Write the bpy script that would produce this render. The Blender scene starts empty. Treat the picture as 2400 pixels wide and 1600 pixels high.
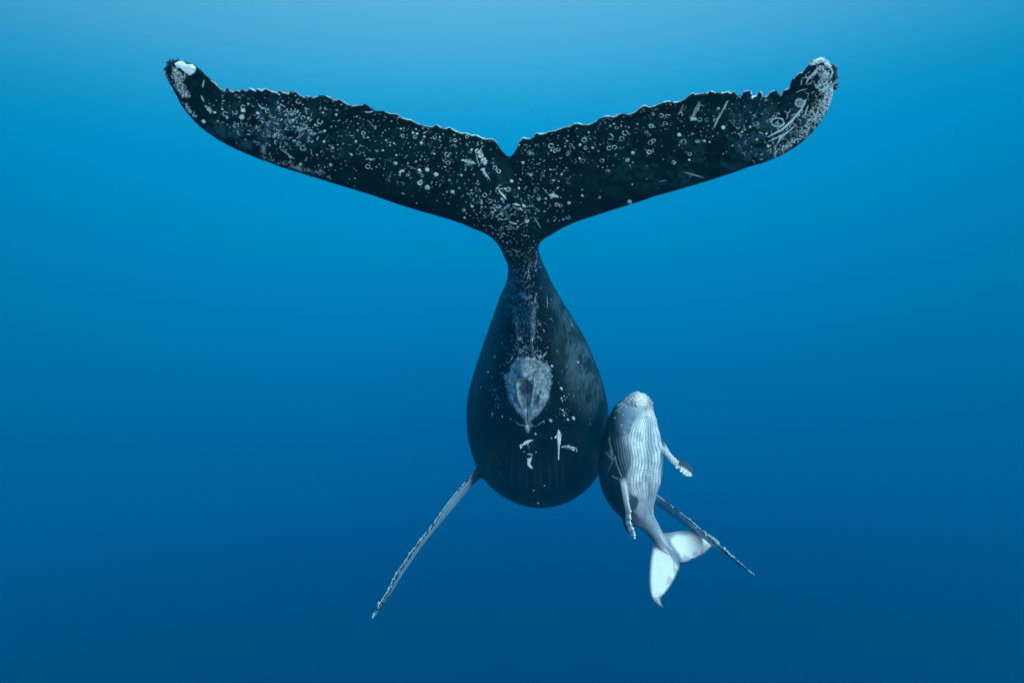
import bpy, bmesh, math, random
import numpy as np
from mathutils import Vector

R = math.radians
scene = bpy.context.scene
col = scene.collection
rng = np.random.default_rng(7)

# ------------------------------------------------------------------ camera
cam_data = bpy.data.cameras.new("camera")
cam_data.lens = 24.0
cam_data.sensor_width = 36.0
cam_data.clip_start = 0.05
cam_data.clip_end = 2000.0
cam = bpy.data.objects.new("camera", cam_data)
cam.location = (0, 0, 0)
cam.rotation_euler = (R(90), 0, 0)
col.objects.link(cam)
scene.camera = cam

# ------------------------------------------------------------------ light
SUN_EL, SUN_AZ = 15.0, 21.0          # behind the camera, above and to its right
sun_vec = Vector((math.sin(R(SUN_AZ)) * math.cos(R(SUN_EL)),
                  -math.cos(R(SUN_AZ)) * math.cos(R(SUN_EL)),
                  math.sin(R(SUN_EL))))
world = bpy.data.worlds.new("World")
scene.world = world
world.use_nodes = True
wn = world.node_tree
wn.nodes.clear()
w_out = wn.nodes.new("ShaderNodeOutputWorld")
w_bg = wn.nodes.new("ShaderNodeBackground")
w_sky = wn.nodes.new("ShaderNodeTexSky")
w_sky.sky_type = 'NISHITA'
w_sky.sun_disc = False
w_sky.sun_elevation = R(SUN_EL)
w_sky.sun_rotation = R(180 - SUN_AZ)
w_bg.inputs["Strength"].default_value = 0.12
wn.links.new(w_sky.outputs[0], w_bg.inputs[0])
wn.links.new(w_bg.outputs[0], w_out.inputs[0])

sun_data = bpy.data.lights.new("sun", 'SUN')
sun_data.energy = 3.9
sun_data.angle = R(28)
sun_data.color = (0.53, 0.87, 1.0)
sun = bpy.data.objects.new("sun", sun_data)
sun.rotation_euler = sun_vec.to_track_quat('Z', 'Y').to_euler()
sun.location = sun_vec * 20
col.objects.link(sun)

scene.view_settings.view_transform = 'Standard'
scene.view_settings.look = 'None'
scene.view_settings.exposure = 0.0
scene.view_settings.gamma = 1.0
scene.cycles.max_bounces = 6
scene.cycles.volume_bounces = 0
scene.cycles.transparent_max_bounces = 8

# ------------------------------------------------------------------ helpers
F = 1600.0                            # focal length in photo pixels (2400 x 1600)


def P(px, py, d):
    """3D point that lies at distance d (along +Y) on the sight line px, py"""
    return np.array([(px - 1200.0) / F * d, d, (800.0 - py) / F * d])


def to_px(co):
    y = np.maximum(co[:, 1], 0.1)
    return 1200.0 + F * co[:, 0] / y, 800.0 - F * co[:, 2] / y


def tag(o, label=None, cat=None, group=None, kind=None):
    if label: o["label"] = label
    if cat: o["category"] = cat
    if group: o["group"] = group
    if kind: o["kind"] = kind


def srgb(r, g, b):
    f = lambda c: (c / 255 / 12.92) if c / 255 <= 0.04045 else ((c / 255 + 0.055) / 1.055) ** 2.4
    return (f(r), f(g), f(b), 1.0)


class Shell:
    """collects closed shells (grids) before they are fused into one skin"""
    def __init__(self):
        self.v = []; self.f = []; self.n = 0

    def add(self, v, f):
        self.v.append(np.asarray(v, float))
        self.f += [tuple(i + self.n for i in q) for q in f]
        self.n += len(v)

    def loft(self, rings):
        """rings: list of (m,3) arrays, closed with fans at both ends"""
        m = len(rings[0]); k = len(rings)
        v = np.concatenate(rings + [rings[0].mean(0)[None], rings[-1].mean(0)[None]])
        f = []
        for i in range(k - 1):
            for j in range(m):
                a = i * m + j; b = i * m + (j + 1) % m
                f.append((a, b, b + m, a + m))
        for j in range(m):
            f.append((k * m, (j + 1) % m, j))
            f.append((k * m + 1, (k - 1) * m + j, (k - 1) * m + (j + 1) % m))
        self.add(v, f)

    def ball(self, c, r, ax=(1, 1, 1)):
        rings = []
        for i in range(1, 8):
            t = math.pi * i / 8
            rings.append(np.array([[c[0] + ax[0] * r * math.sin(t) * math.cos(a),
                                    c[1] + ax[1] * r * math.sin(t) * math.sin(a),
                                    c[2] + ax[2] * r * math.cos(t)] for a in np.linspace(0, 2 * math.pi, 12, endpoint=False)]))
        self.loft(rings)

    def arrays(self):
        return np.concatenate(self.v), self.f


def to_mesh(name, v, f):
    me = bpy.data.meshes.new(name)
    me.from_pydata([tuple(p) for p in v], [], f)
    bm = bmesh.new(); bm.from_mesh(me)
    bmesh.ops.recalc_face_normals(bm, faces=bm.faces[:])
    bm.to_mesh(me); bm.free()
    return me


def fuse(shell, voxel):
    """fuse overlapping shells into one continuous skin; returns verts, quads"""
    v, f = shell.arrays()
    me = to_mesh("tmp", v, f)
    o = bpy.data.objects.new("tmp", me); col.objects.link(o)
    md = o.modifiers.new("r", 'REMESH'); md.mode = 'VOXEL'; md.voxel_size = voxel; md.adaptivity = 0.0
    dg = bpy.context.evaluated_depsgraph_get(); dg.update()
    ev = o.evaluated_get(dg); m2 = ev.to_mesh()
    co = np.empty(len(m2.vertices) * 3, np.float32); m2.vertices.foreach_get("co", co)
    lv = np.empty(len(m2.loops), np.int32); m2.loops.foreach_get("vertex_index", lv)
    ls = np.empty(len(m2.polygons), np.int32); m2.polygons.foreach_get("loop_start", ls)
    lt = np.empty(len(m2.polygons), np.int32); m2.polygons.foreach_get("loop_total", lt)
    ev.to_mesh_clear()
    bpy.data.objects.remove(o); bpy.data.meshes.remove(me)
    ls = ls[lt == 4]
    quads = lv[ls[:, None] + np.arange(4)[None]]
    return co.reshape(-1, 3).astype(float), quads


def smooth(co, quads, iters, w=None, lam=0.5):
    a = quads.ravel(); b = np.roll(quads, -1, axis=1).ravel()
    n = len(co)
    deg = np.bincount(a, minlength=n) + np.bincount(b, minlength=n)
    deg = np.maximum(deg, 1)
    ww = lam if w is None else lam * w[:, None]
    for _ in range(iters):
        s = np.empty_like(co)
        for k in range(3):
            s[:, k] = np.bincount(a, co[b, k], n) + np.bincount(b, co[a, k], n)
        co = co + ww * (s / deg[:, None] - co)
    return co


def vnormals(co, quads):
    p = co[quads]
    fn = np.cross(p[:, 2] - p[:, 0], p[:, 3] - p[:, 1])
    n = np.zeros_like(co)
    for k in range(4):
        for c in range(3):
            n[:, c] += np.bincount(quads[:, k], fn[:, c], len(co))
    return n / np.maximum(np.linalg.norm(n, axis=1), 1e-12)[:, None]


def subdivide(co, quads, mask, k):
    """split the masked quads k x k by bilinear interpolation, sharing vertices"""
    keep = quads[~mask]; q = quads[mask]
    n = len(q)
    u = np.linspace(0, 1, k + 1)
    U, V = np.meshgrid(u, u, indexing='ij')
    U = U.ravel(); V = V.ravel()
    c = co[q]
    pts = (c[:, None, 0] * ((1 - U) * (1 - V))[None, :, None] + c[:, None, 1] * (U * (1 - V))[None, :, None]
           + c[:, None, 2] * (U * V)[None, :, None] + c[:, None, 3] * ((1 - U) * V)[None, :, None]).reshape(-1, 3)
    key = np.round(pts * 2e5).astype(np.int64)
    h = key[:, 0] * 73856093 ^ key[:, 1] * 19349663 ^ key[:, 2] * 83492791
    _, first, inv = np.unique(h, return_index=True, return_inverse=True)
    new = pts[first]
    inv = inv.reshape(n, -1)
    qs = []
    for i in range(k):
        for j in range(k):
            a = i * (k + 1) + j
            qs.append(np.stack([inv[:, a], inv[:, a + k + 1], inv[:, a + k + 2], inv[:, a + 1]], 1))
    qs = np.concatenate(qs) + len(co)
    allco = np.concatenate([co, new])
    allq = np.concatenate([keep, qs])
    used = np.zeros(len(allco), bool); used[allq.ravel()] = True
    remap = np.cumsum(used) - 1
    return allco[used], remap[allq]


def make_obj(name, co, quads, mat, color=None, origin=None, parent=None):
    org = np.zeros(3) if origin is None else np.asarray(origin, float)
    me = bpy.data.meshes.new(name)
    me.vertices.add(len(co)); me.loops.add(len(quads) * 4); me.polygons.add(len(quads))
    me.vertices.foreach_set("co", (co - org).astype(np.float32).ravel())
    me.loops.foreach_set("vertex_index", quads.astype(np.int32).ravel())
    me.polygons.foreach_set("loop_start", np.arange(0, len(quads) * 4, 4, dtype=np.int32))
    me.polygons.foreach_set("use_smooth", np.ones(len(quads), bool))
    me.update(calc_edges=True); me.validate()
    if color is not None:
        at = me.color_attributes.new("skin", 'FLOAT_COLOR', 'POINT')
        c4 = np.ones((len(co), 4), np.float32); c4[:, :color.shape[1]] = color
        at.data.foreach_set("color", c4.ravel())
    me.materials.append(mat)
    o = bpy.data.objects.new(name, me); o.location = org; col.objects.link(o)
    if parent:
        o.parent = parent; o.location = org - np.array(parent.location)
    return o


def hash3(i, j, k, s):
    h = (i.astype(np.int64) * 374761393 + j.astype(np.int64) * 668265263 + k.astype(np.int64) * 2147483647 + s * 974634777) & 0xffffffff
    h = ((h ^ (h >> 13)) * 1274126177) & 0xffffffff
    return ((h ^ (h >> 16)) & 0xffff) / 65535.0


def noise(x, y, z=None, seed=0, octaves=3):
    """fractal value noise in 0..1"""
    if z is None: z = np.zeros_like(x)
    tot = 0; amp = 1.0; s = 0.0
    for o in range(octaves):
        fr = 2.0 ** o
        X, Y, Z = x * fr, y * fr, z * fr
        xi, yi, zi = np.floor(X), np.floor(Y), np.floor(Z)
        fx, fy, fz = X - xi, Y - yi, Z - zi
        fx = fx * fx * (3 - 2 * fx); fy = fy * fy * (3 - 2 * fy); fz = fz * fz * (3 - 2 * fz)
        v = 0
        for a in (0, 1):
            for b in (0, 1):
                for c in (0, 1):
                    w = (fx if a else 1 - fx) * (fy if b else 1 - fy) * (fz if c else 1 - fz)
                    v = v + w * hash3(xi + a, yi + b, zi + c, seed + o * 17)
        tot = tot + amp * v; s += amp; amp *= 0.5
    return tot / s


def sstep(a, b, x):
    t = np.clip((x - a) / (b - a), 0, 1)
    return t * t * (3 - 2 * t)


class Paint:
    """skin pattern drawn in skin coordinates (scars, barnacle rings, pigment, some painted highlights)"""
    def __init__(self, x0, y0, x1, y1, s):
        self.x0, self.y0, self.s = x0, y0, s
        self.w = int((x1 - x0) * s); self.h = int((y1 - y0) * s)
        self.a = np.zeros((self.h, self.w), np.float32)
        self.X = None

    def win(self, x, y, r):
        i0 = max(0, int((x - r - self.x0) * self.s)); i1 = min(self.w, int((x + r - self.x0) * self.s) + 2)
        j0 = max(0, int((y - r - self.y0) * self.s)); j1 = min(self.h, int((y + r - self.y0) * self.s) + 2)
        if i1 <= i0 or j1 <= j0: return None
        X, Y = np.meshgrid(self.x0 + (np.arange(i0, i1) + .5) / self.s, self.y0 + (np.arange(j0, j1) + .5) / self.s)
        return slice(j0, j1), slice(i0, i1), X, Y

    def put(self, w, val, sub=False):
        j, i = w[0], w[1]
        if sub: self.a[j, i] *= (1 - np.clip(val, 0, 1))
        else: self.a[j, i] = np.maximum(self.a[j, i], val)

    def dot(self, x, y, r, v=1.0, asp=1.0, ang=0.0):
        w = self.win(x, y, r * max(asp, 1) + 2)
        if w is None: return
        dx, dy = w[2] - x, w[3] - y
        c, s = math.cos(ang), math.sin(ang)
        u, t = (c * dx + s * dy) / asp, -s * dx + c * dy
        d = np.hypot(u, t) + (noise(w[2] * .7, w[3] * .7, seed=3, octaves=2) - .5) * r * .9
        self.put(w, v * sstep(r + .5, r - .5, d))

    def ring(self, x, y, r, wd=1.0, v=1.0, gap=None, asp=1.2, ang=0.0, fill=0.0):
        w = self.win(x, y, r * max(asp, 1) + 3)
        if w is None: return
        dx, dy = w[2] - x, w[3] - y
        c, s = math.cos(ang), math.sin(ang)
        u, t = (c * dx + s * dy) / asp, -s * dx + c * dy
        d = np.hypot(u, t)
        th = np.arctan2(t, u)
        ww = wd * (.75 + .5 * noise(th * 1.3 + x, th * 0 + y, seed=5, octaves=1))
        m = v * sstep(ww / 2 + .45, ww / 2 - .35, np.abs(d - r))
        if gap is not None:
            g0, gw = gap
            m = m * sstep(gw * .8, gw, np.abs((th - g0 + math.pi) % (2 * math.pi) - math.pi))
        m = m * (noise(w[2] * .35 + 9, w[3] * .35, seed=8, octaves=1) > .2)
        if fill: m = np.maximum(m, fill * sstep(r, r - 1, d) * (noise(w[2] * .6, w[3] * .6, seed=11, octaves=2) > .45))
        self.put(w, m)

    def line(self, pts, wd=1.5, v=1.0, rough=0.0, taper=True):
        pts = np.array(pts, float)
        seg = np.hypot(*np.diff(pts, axis=0).T); cum = np.concatenate([[0], np.cumsum(seg)])
        L = cum[-1]; n = max(2, int(L * self.s * 0.8))
        for t in np.linspace(0, L, n):
            x = np.interp(t, cum, pts[:, 0]); y = np.interp(t, cum, pts[:, 1])
            q = t / L
            r = wd / 2 * ((math.sin(math.pi * (0.08 + 0.84 * q))) ** .6 if taper else 1)
            if rough: r *= 1 + rough * (rng.random() - .5) * 2; x += rough * rng.normal() * .6; y += rough * rng.normal() * .6
            w = self.win(x, y, r + 1.2)
            if w is None: continue
            self.put(w, v * sstep(r + .45, max(r - .45, 0), np.hypot(w[2] - x, w[3] - y)))

    def poly(self, pts, v=1.0, soft=2.0, nz=0.0, scale=.15, sub=False, mott=0.0):
        pts = np.array(pts, float)
        cx, cy = pts.mean(0); rr = np.abs(pts - [cx, cy]).max() + soft + 3
        w = self.win(cx, cy, rr)
        X, Y = w[2], w[3]
        inside = np.zeros(X.shape, bool); dist = np.full(X.shape, 1e9)
        for k in range(len(pts)):
            x1, y1 = pts[k]; x2, y2 = pts[(k + 1) % len(pts)]
            if y1 != y2:
                cond = ((y1 > Y) != (y2 > Y)) & (X < (x2 - x1) * (Y - y1) / (y2 - y1) + x1)
                inside ^= cond
            dx, dy = x2 - x1, y2 - y1
            t = np.clip(((X - x1) * dx + (Y - y1) * dy) / (dx * dx + dy * dy + 1e-9), 0, 1)
            dist = np.minimum(dist, np.hypot(X - x1 - t * dx, Y - y1 - t * dy))
        sd = np.where(inside, dist, -dist) + nz * (noise(X * scale, Y * scale, seed=21, octaves=4) - .5) * 2
        m = v * sstep(-soft / 2, soft / 2, sd)
        if mott:
            g = noise(X * .42, Y * .30 + X * .12, seed=27, octaves=3)
            m = m * (1 - mott + mott * 1.25 * sstep(.44, .58, g))
        self.put(w, m, sub)

    def grid(self):
        return np.meshgrid(self.x0 + (np.arange(self.w) + .5) / self.s, self.y0 + (np.arange(self.h) + .5) / self.s)

    def sample(self, px, py):
        x = np.clip((px - self.x0) * self.s - .5, 0, self.w - 1.001); y = np.clip((py - self.y0) * self.s - .5, 0, self.h - 1.001)
        i = x.astype(int); j = y.astype(int); fx = x - i; fy = y - j
        a = self.a
        v = a[j, i] * (1 - fx) * (1 - fy) + a[j, i + 1] * fx * (1 - fy) + a[j + 1, i] * (1 - fx) * fy + a[j + 1, i + 1] * fx * fy
        inb = (px > self.x0) & (px < self.x0 + self.w / self.s) & (py > self.y0) & (py < self.y0 + self.h / self.s)
        return v * inb


def resample(keys, n):
    """keys: (param, x, y, ...) -> n samples, linear"""
    k = np.array(keys, float); t = np.linspace(k[0, 0], k[-1, 0], n)
    return t, np.stack([np.interp(t, k[:, 0], k[:, i]) for i in range(1, k.shape[1])], 1)


def catmull(keys, n):
    """smooth resample of rows through a monotone parameter = chord length"""
    k = np.array(keys, float)
    out = []
    m = len(k)
    for t in np.linspace(0, m - 1, n):
        i = min(int(t), m - 2); f = t - i
        p0 = k[max(i - 1, 0)]; p1 = k[i]; p2 = k[i + 1]; p3 = k[min(i + 2, m - 1)]
        out.append(.5 * ((2 * p1) + (-p0 + p2) * f + (2 * p0 - 5 * p1 + 4 * p2 - p3) * f * f + (-p0 + 3 * p1 - 3 * p2 + p3) * f ** 3))
    return np.array(out)


def tube(shell, keys, n=80, m=64, power=2.0, shape=None):
    """keys: px, py, depth, half width px, half height px -> elliptical loft"""
    k = catmull(keys, n)
    cen = np.array([P(*r[:3]) for r in k])
    tan = np.gradient(cen, axis=0); tan /= np.linalg.norm(tan, axis=1)[:, None]
    rings = []
    ang = np.linspace(0, 2 * math.pi, m, endpoint=False)
    for i in range(n):
        T = tan[i]; side = np.cross(T, [0, 0, 1.0]) if abs(T[2]) < .9 else np.cross(T, [0, 1.0, 0])
        side /= np.linalg.norm(side)
        if side[0] < 0: side = -side
        up = np.cross(side, T); up /= np.linalg.norm(up)
        a = max(k[i, 3], .5) * k[i, 2] / F; b = max(k[i, 4], .5) * k[i, 2] / F
        ca, sa = np.cos(ang), np.sin(ang)
        rx = np.sign(ca) * np.abs(ca) ** (2 / power); ry = np.sign(sa) * np.abs(sa) ** (2 / power)
        if shape is not None: rx, ry = shape(i / (n - 1), rx, ry)
        rings.append(cen[i] + rx[:, None] * a * side + ry[:, None] * b * up)
    shell.loft(rings)
    return cen


def blade(shell, keys, n=60, m=28):
    """keys: Ax, Ay, Ad, Bx, By, Bd, thickness(m): flipper between edge A and edge B"""
    k = catmull(keys, n)
    A = np.array([P(*r[:3]) for r in k]); B = np.array([P(*r[3:6]) for r in k])
    mid = (A + B) / 2
    tan = np.gradient(mid, axis=0)
    ang = np.linspace(0, 2 * math.pi, m, endpoint=False)
    rings = []
    for i in range(n):
        ch = (A[i] - B[i]) / 2
        nr = np.cross(ch, tan[i]); nr /= max(np.linalg.norm(nr), 1e-9)
        ca, sa = np.cos(ang), np.sin(ang)
        rings.append(mid[i] + ca[:, None] * ch + (sa * (1 + .35 * ca))[:, None] * nr * k[i, 6] / 2)
    shell.loft(rings)
    return A, B


def fluke_lobe(shell, T, L, mapf, thick, n=420, m=22):
    """T: trailing edge keys (s,x,y), L: leading edge keys, both centre -> tip"""
    s, t = resample(T, n); _, l = resample(L, n)
    v = np.concatenate([1 - np.cos(np.linspace(0, math.pi / 2, m // 2)), np.linspace(0, 1, m // 2 + 2)[1:] ** 1.0 * 0])[:m // 2]
    vv = np.concatenate([0.35 * v, np.linspace(.35, 1, m - m // 2 + 1)[1:]])
    rings = []
    for i in range(n):
        fr = []; bk = []
        for x in vv:
            pxy = l[i] * (1 - x) + t[i] * x
            base, nr = mapf(pxy[0], pxy[1])
            h = thick(s[i], x) / 2
            fr.append(base + nr * h); bk.append(base - nr * h)
        rings.append(np.array(fr + bk[::-1]))
    shell.loft(rings)


def skin_mat(name, rough=0.38, spec=0.3, bump=0.15, scale=60.0, var=0.25):
    m = bpy.data.materials.new(name); m.use_nodes = True
    nt = m.node_tree; bs = nt.nodes["Principled BSDF"]
    at = nt.nodes.new("ShaderNodeVertexColor"); at.layer_name = "skin"
    tc = nt.nodes.new("ShaderNodeTexCoord")
    nz = nt.nodes.new("ShaderNodeTexNoise"); nz.inputs["Scale"].default_value = scale; nz.inputs["Detail"].default_value = 5
    nt.links.new(tc.outputs["Object"], nz.inputs["Vector"])
    mr = nt.nodes.new("ShaderNodeMapRange")
    mr.inputs["From Min"].default_value = .3; mr.inputs["From Max"].default_value = .7
    mr.inputs["To Min"].default_value = 1 - var; mr.inputs["To Max"].default_value = 1 + var
    nt.links.new(nz.outputs["Fac"], mr.inputs["Value"])
    mx = nt.nodes.new("ShaderNodeVectorMath"); mx.operation = 'MULTIPLY'
    nt.links.new(at.outputs["Color"], mx.inputs[0]); nt.links.new(mr.outputs[0], mx.inputs[1])
    nt.links.new(mx.outputs[0], bs.inputs["Base Color"])
    nz2 = nt.nodes.new("ShaderNodeTexNoise"); nz2.inputs["Scale"].default_value = scale * .35; nz2.inputs["Detail"].default_value = 6
    nt.links.new(tc.outputs["Object"], nz2.inputs["Vector"])
    bp = nt.nodes.new("ShaderNodeBump"); bp.inputs["Strength"].default_value = bump; bp.inputs["Distance"].default_value = .02
    nt.links.new(nz2.outputs["Fac"], bp.inputs["Height"]); nt.links.new(bp.outputs[0], bs.inputs["Normal"])
    bs.inputs["Roughness"].default_value = rough
    bs.inputs["IOR"].default_value = 1.38
    bs.inputs["Specular IOR Level"].default_value = spec
    return m


# ================================================================== WATER
# the open water all round: a great bowl that glows with scattered daylight, open towards the sun
def build_water():
    rad = 300.0
    bm = bmesh.new()
    bmesh.ops.create_uvsphere(bm, u_segments=96, v_segments=64, radius=rad)
    sv = sun_vec.normalized()
    kill = [f for f in bm.faces if f.calc_center_median().normalized().dot(sv) > math.cos(R(26))]
    bmesh.ops.delete(bm, geom=kill, context='FACES')
    for f in bm.faces: f.smooth = True; f.normal_flip()
    me = bpy.data.meshes.new("water"); bm.to_mesh(me); bm.free()
    o = bpy.data.objects.new("water", me); col.objects.link(o)
    m = bpy.data.materials.new("deep_blue_water"); m.use_nodes = True
    nt = m.node_tree; nt.nodes.clear()
    out = nt.nodes.new("ShaderNodeOutputMaterial"); em = nt.nodes.new("ShaderNodeEmission")
    tc = nt.nodes.new("ShaderNodeTexCoord")
    nrm = nt.nodes.new("ShaderNodeVectorMath"); nrm.operation = 'NORMALIZE'
    nt.links.new(tc.outputs["Object"], nrm.inputs[0])
    dotn = nt.nodes.new("ShaderNodeVectorMath"); dotn.operation = 'DOT_PRODUCT'
    ax = Vector(WATER_AXIS).normalized(); dotn.inputs[1].default_value = ax
    nt.links.new(nrm.outputs[0], dotn.inputs[0])
    mr = nt.nodes.new("ShaderNodeMapRange")
    mr.inputs["From Min"].default_value = -1; mr.inputs["From Max"].default_value = 1
    nt.links.new(dotn.outputs["Value"], mr.inputs["Value"])
    cr = nt.nodes.new("ShaderNodeValToRGB")
    cr.color_ramp.interpolation = 'B_SPLINE'
    els = cr.color_ramp.elements
    for i, (z, c) in enumerate(WATER_RAMP):
        p = (z + 1) / 2
        if i < 2: e = els[i]; e.position = p
        else: e = els.new(p)
        e.color = srgb(*c)
    nt.links.new(mr.outputs[0], cr.inputs[0])
    nt.links.new(cr.outputs[0], em.inputs[0]); sep = nt.nodes.new("ShaderNodeSeparateXYZ"); nt.links.new(nrm.outputs[0], sep.inputs[0])
    fr = nt.nodes.new("ShaderNodeMapRange"); fr.inputs["From Min"].default_value = .74; fr.inputs["From Max"].default_value = .97
    fr.inputs["To Min"].default_value = .80 * WATER_GAIN; fr.inputs["To Max"].default_value = WATER_GAIN
    nt.links.new(sep.outputs["Y"], fr.inputs["Value"]); nt.links.new(fr.outputs[0], em.inputs[1])
    nt.links.new(em.outputs[0], out.inputs[0])
    me.materials.append(m)
    tag(o, kind="structure")


WATER_AXIS = (-0.035, 0.0, 1.0)
WATER_GAIN = 1.0
WATER_RAMP = [(-1.0, (0, 50, 92)), (1.0, (150, 215, 238)), (-0.62, (0, 42, 90)), (-0.44, (0, 54, 108)), (-0.30, (0, 68, 126)),
              (-0.20, (0, 85, 146)), (-0.08, (0, 101, 164)), (0.0, (0, 114, 174)), (0.09, (0, 128, 188)), (0.17, (0, 139, 196)),
              (0.23, (0, 146, 208)), (0.29, (2, 156, 215)), (0.345, (38, 170, 223)), (0.40, (82, 184, 231)), (0.455, (104, 196, 237)), (0.60, (125, 203, 237))]
build_water()

# ================================================================== MOTHER
TH = R(38)
Y0, Z0 = 5.1, 0.1408 * 5.1
NV = np.array([0, -math.sin(TH), -math.cos(TH)])


def fluke_plane(px, py):
    k = (800.0 - py) / F
    # the tips droop a little away from the plane
    c = (k * Y0 - Z0) / (math.sin(TH) + k * math.cos(TH))
    y = Y0 - c * math.cos(TH)
    u = abs(px - 1205) / 780.0
    y += 0.10 * u * u - 0.05 * math.sin(u * 3.1)
    return P(px, py, y), NV


def Z1(x, y): return (x / 4.48 + 350, y / 4.48 + 100)
def Z2(x, y): return (x / 3.92 + 800, y / 3.92 + 200)
def Z3(x, y): return (x / 3.92 + 1200, y / 3.92 + 200)
def Z4(x, y): return (x / 4.48 + 1550, y / 4.48 + 100)
def Z5(x, y): return (x / 4.48 + 1050, y / 4.48 + 550)
def Z6(x, y): return (x / 3.7325 + 1050, y / 3.7325 + 800)


def param(pts, anchors):
    """give every outline point a parameter s from anchor (index-> s) by |dx|+|dy| interpolation"""
    pts = np.array(pts, float)
    cum = np.concatenate([[0], np.cumsum(np.abs(np.diff(pts[:, 0])) + .25 * np.abs(np.diff(pts[:, 1])))])
    ks = [(np.argmin(np.hypot(pts[:, 0] - a[0], pts[:, 1] - a[1])), a[2]) for a in anchors]
    ks.sort()
    s = np.interp(cum, [cum[i] for i, _ in ks], [v for _, v in ks])
    s = np.maximum.accumulate(s + np.arange(len(s)) * 1e-7)
    return np.column_stack([s, pts])


TL = [(1195.4, 369), Z2(1500, 630), Z2(1460, 580), Z2(1430, 530), Z2(1390, 490), Z2(1350, 492), Z2(1310, 490), Z2(1240, 457), Z2(1200, 460), Z2(1150, 438), Z2(1110, 440),
      Z2(1050, 420), Z2(990, 382), Z2(960, 400), Z2(910, 385), Z2(875, 358), Z2(840, 382), Z2(780, 375), Z2(700, 350), Z2(640, 318), Z2(600, 312), Z2(560, 300),
      Z2(510, 262), Z2(440, 258), Z2(400, 235), Z2(320, 235), Z2(220, 182), (850, 246), (838, 246.5), (828, 248), (814, 244), (804, 238), (794, 231), (791, 234), (785, 235), (775, 229), (765, 225),
      (745, 225.5), (734, 229.5), (724, 227), (718, 223), (716, 228), (711.6, 228), (700, 221), (691.5, 214), (687, 217), (679, 213), (676.5, 220), (664, 217), (652.5, 210.5), (650.5, 218), (636, 214),
      (621, 206.7), (614.5, 213), (604.5, 208), (599, 213.5), (586.6, 206.7), (580, 212), (575.5, 213.5), (566.5, 208), (563, 214.5), (553, 210.5), (547, 215.5), (538, 212),
      (528.6, 206), (526, 214), (516, 207), (508.5, 200), (503, 194), (495, 189), (489, 181), (482, 178), (475, 168), (466, 161), (458, 154), (450, 150), (436, 147), (424, 144), (417, 142), (410, 142), (404, 145)]
LL = [(1224, 640), (1205, 632), (1188, 618), (1180, 600), (1167, 575), (1152, 557), (1130, 544), (1106, 534), (1082, 523), (1055, 514), (1018, 503), (978.6, 492), (930, 477), (881.6, 460), (841, 447), (790, 432), (743, 417),
      (700, 404), (662.5, 392.4), (630, 380), (600, 369), (575, 359), (555, 350), (536, 341), (519.6, 332), (503, 322), (488, 312), (474, 301), (461.6, 290), (445, 272), (430, 254), (421, 240), (413.6, 225), (407, 212),
      (402.5, 200), (397, 190), (393, 180), (391, 170), (391, 160), (395, 152), (404, 145)]
AL_T = [(1195.4, 369, 0), (1134, 325, .10), (850, 246, .45), (621, 206.7, .71), (528.6, 206, .82), (495, 189, .87), (450, 150, .95), (404, 145, 1)]
AL_L = [(1224, 640, 0), (1167, 575, .045), (1106, 534, .12), (841, 447, .45), (600, 369, .71), (488, 312, .83), (430, 254, .90), (402.5, 200, .95), (391, 160, .985), (404, 145, 1)]
TRt = [(1195.4, 369), (1205.6, 358), Z2(1605, 585), (1216, 332.6), (1222, 327), (1226, 322.4), (1232, 324), (1239, 325.5), (1246, 324), (1251.5, 321), (1254, 314), (1259, 311), (1264, 314), (1279.6, 312), (1283, 309),
       (1302, 306), (1322.4, 298), (1338, 295.7), (1346, 290), (1353, 288), (1359, 290), (1366, 292), (1375, 292), (1383.7, 290.6), (1399, 283), (1410, 276), (1419.4, 272), (1428, 272), (1437, 274), (1447, 270), (1455, 266), (1462, 267),
       (1470, 268.4), (1481, 266), (1491, 261), (1500, 253), (1508.7, 247), (1514, 248), (1521.4, 251), (1532, 249), (1542, 244), (1554, 240), (1565, 237), (1571, 238), (1578, 239.5), (1587, 239), (1595, 237), (1603, 233), (1610.7, 226.8), (1618, 221),
       (1623.7, 218), (1630, 221), (1640, 219), (1648, 218.5), (1657, 219), (1661, 215), (1666, 212.5), (1671, 215), (1677, 217.5), (1683, 216.5), (1688, 214), (1691, 218), (1698, 217), (1706, 214.5), (1712, 218.5), (1721, 213.5), (1724, 218),
       (1726, 224.5), (1737.5, 224), (1741, 218), (1746, 214), (1752, 212), (1761, 213.5), (1760, 220), (1763, 227), (1772, 225), (1777, 217), (1782, 213.5), (1786, 219), (1787, 226), (1795.5, 227.5), (1803, 219), (1809, 213.5), (1816, 212), (1822, 213), (1825, 220),
       (1829, 225), (1838, 211.6), (1851, 205), (1853, 196), (1855, 187), (1860, 184), (1867, 176), (1873, 171), (1880, 170), (1887, 162), (1894, 153.6), (1899, 146), (1905, 140), (1914, 136.5), (1923, 135), (1930, 136.5), (1936, 139), (1943, 145)]
LR = [(1224, 640), (1243, 628), (1258, 605), (1261, 590), (1263, 580), (1267, 568.6), (1280, 558), (1297, 549.5), (1311, 539), (1327.5, 530), (1344, 522), (1363, 515), (1390, 506), (1417, 497), (1446, 488), (1475.5, 479), (1504, 470), (1531.6, 460), (1575, 448),
      (1621, 434.7), (1660, 423), (1695, 412), (1725, 402), (1751, 392), (1780, 384), (1806.7, 374.6), (1830, 364), (1851, 352), (1869, 341), (1885, 328), (1899, 315), (1911.6, 301), (1920, 290), (1927, 278.6), (1936, 265), (1942, 254), (1946, 243), (1950, 227),
      (1952, 212), (1954, 198), (1956, 184), (1955, 170), (1952, 157), (1943, 145)]
AR_T = [(1195.4, 369, 0), (1259, 311, .10), (1565, 237, .47), (1782, 213.5, .73), (1838, 211.6, .80), (1867, 176, .87), (1894, 153.6, .93), (1943, 145, 1)]
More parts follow.
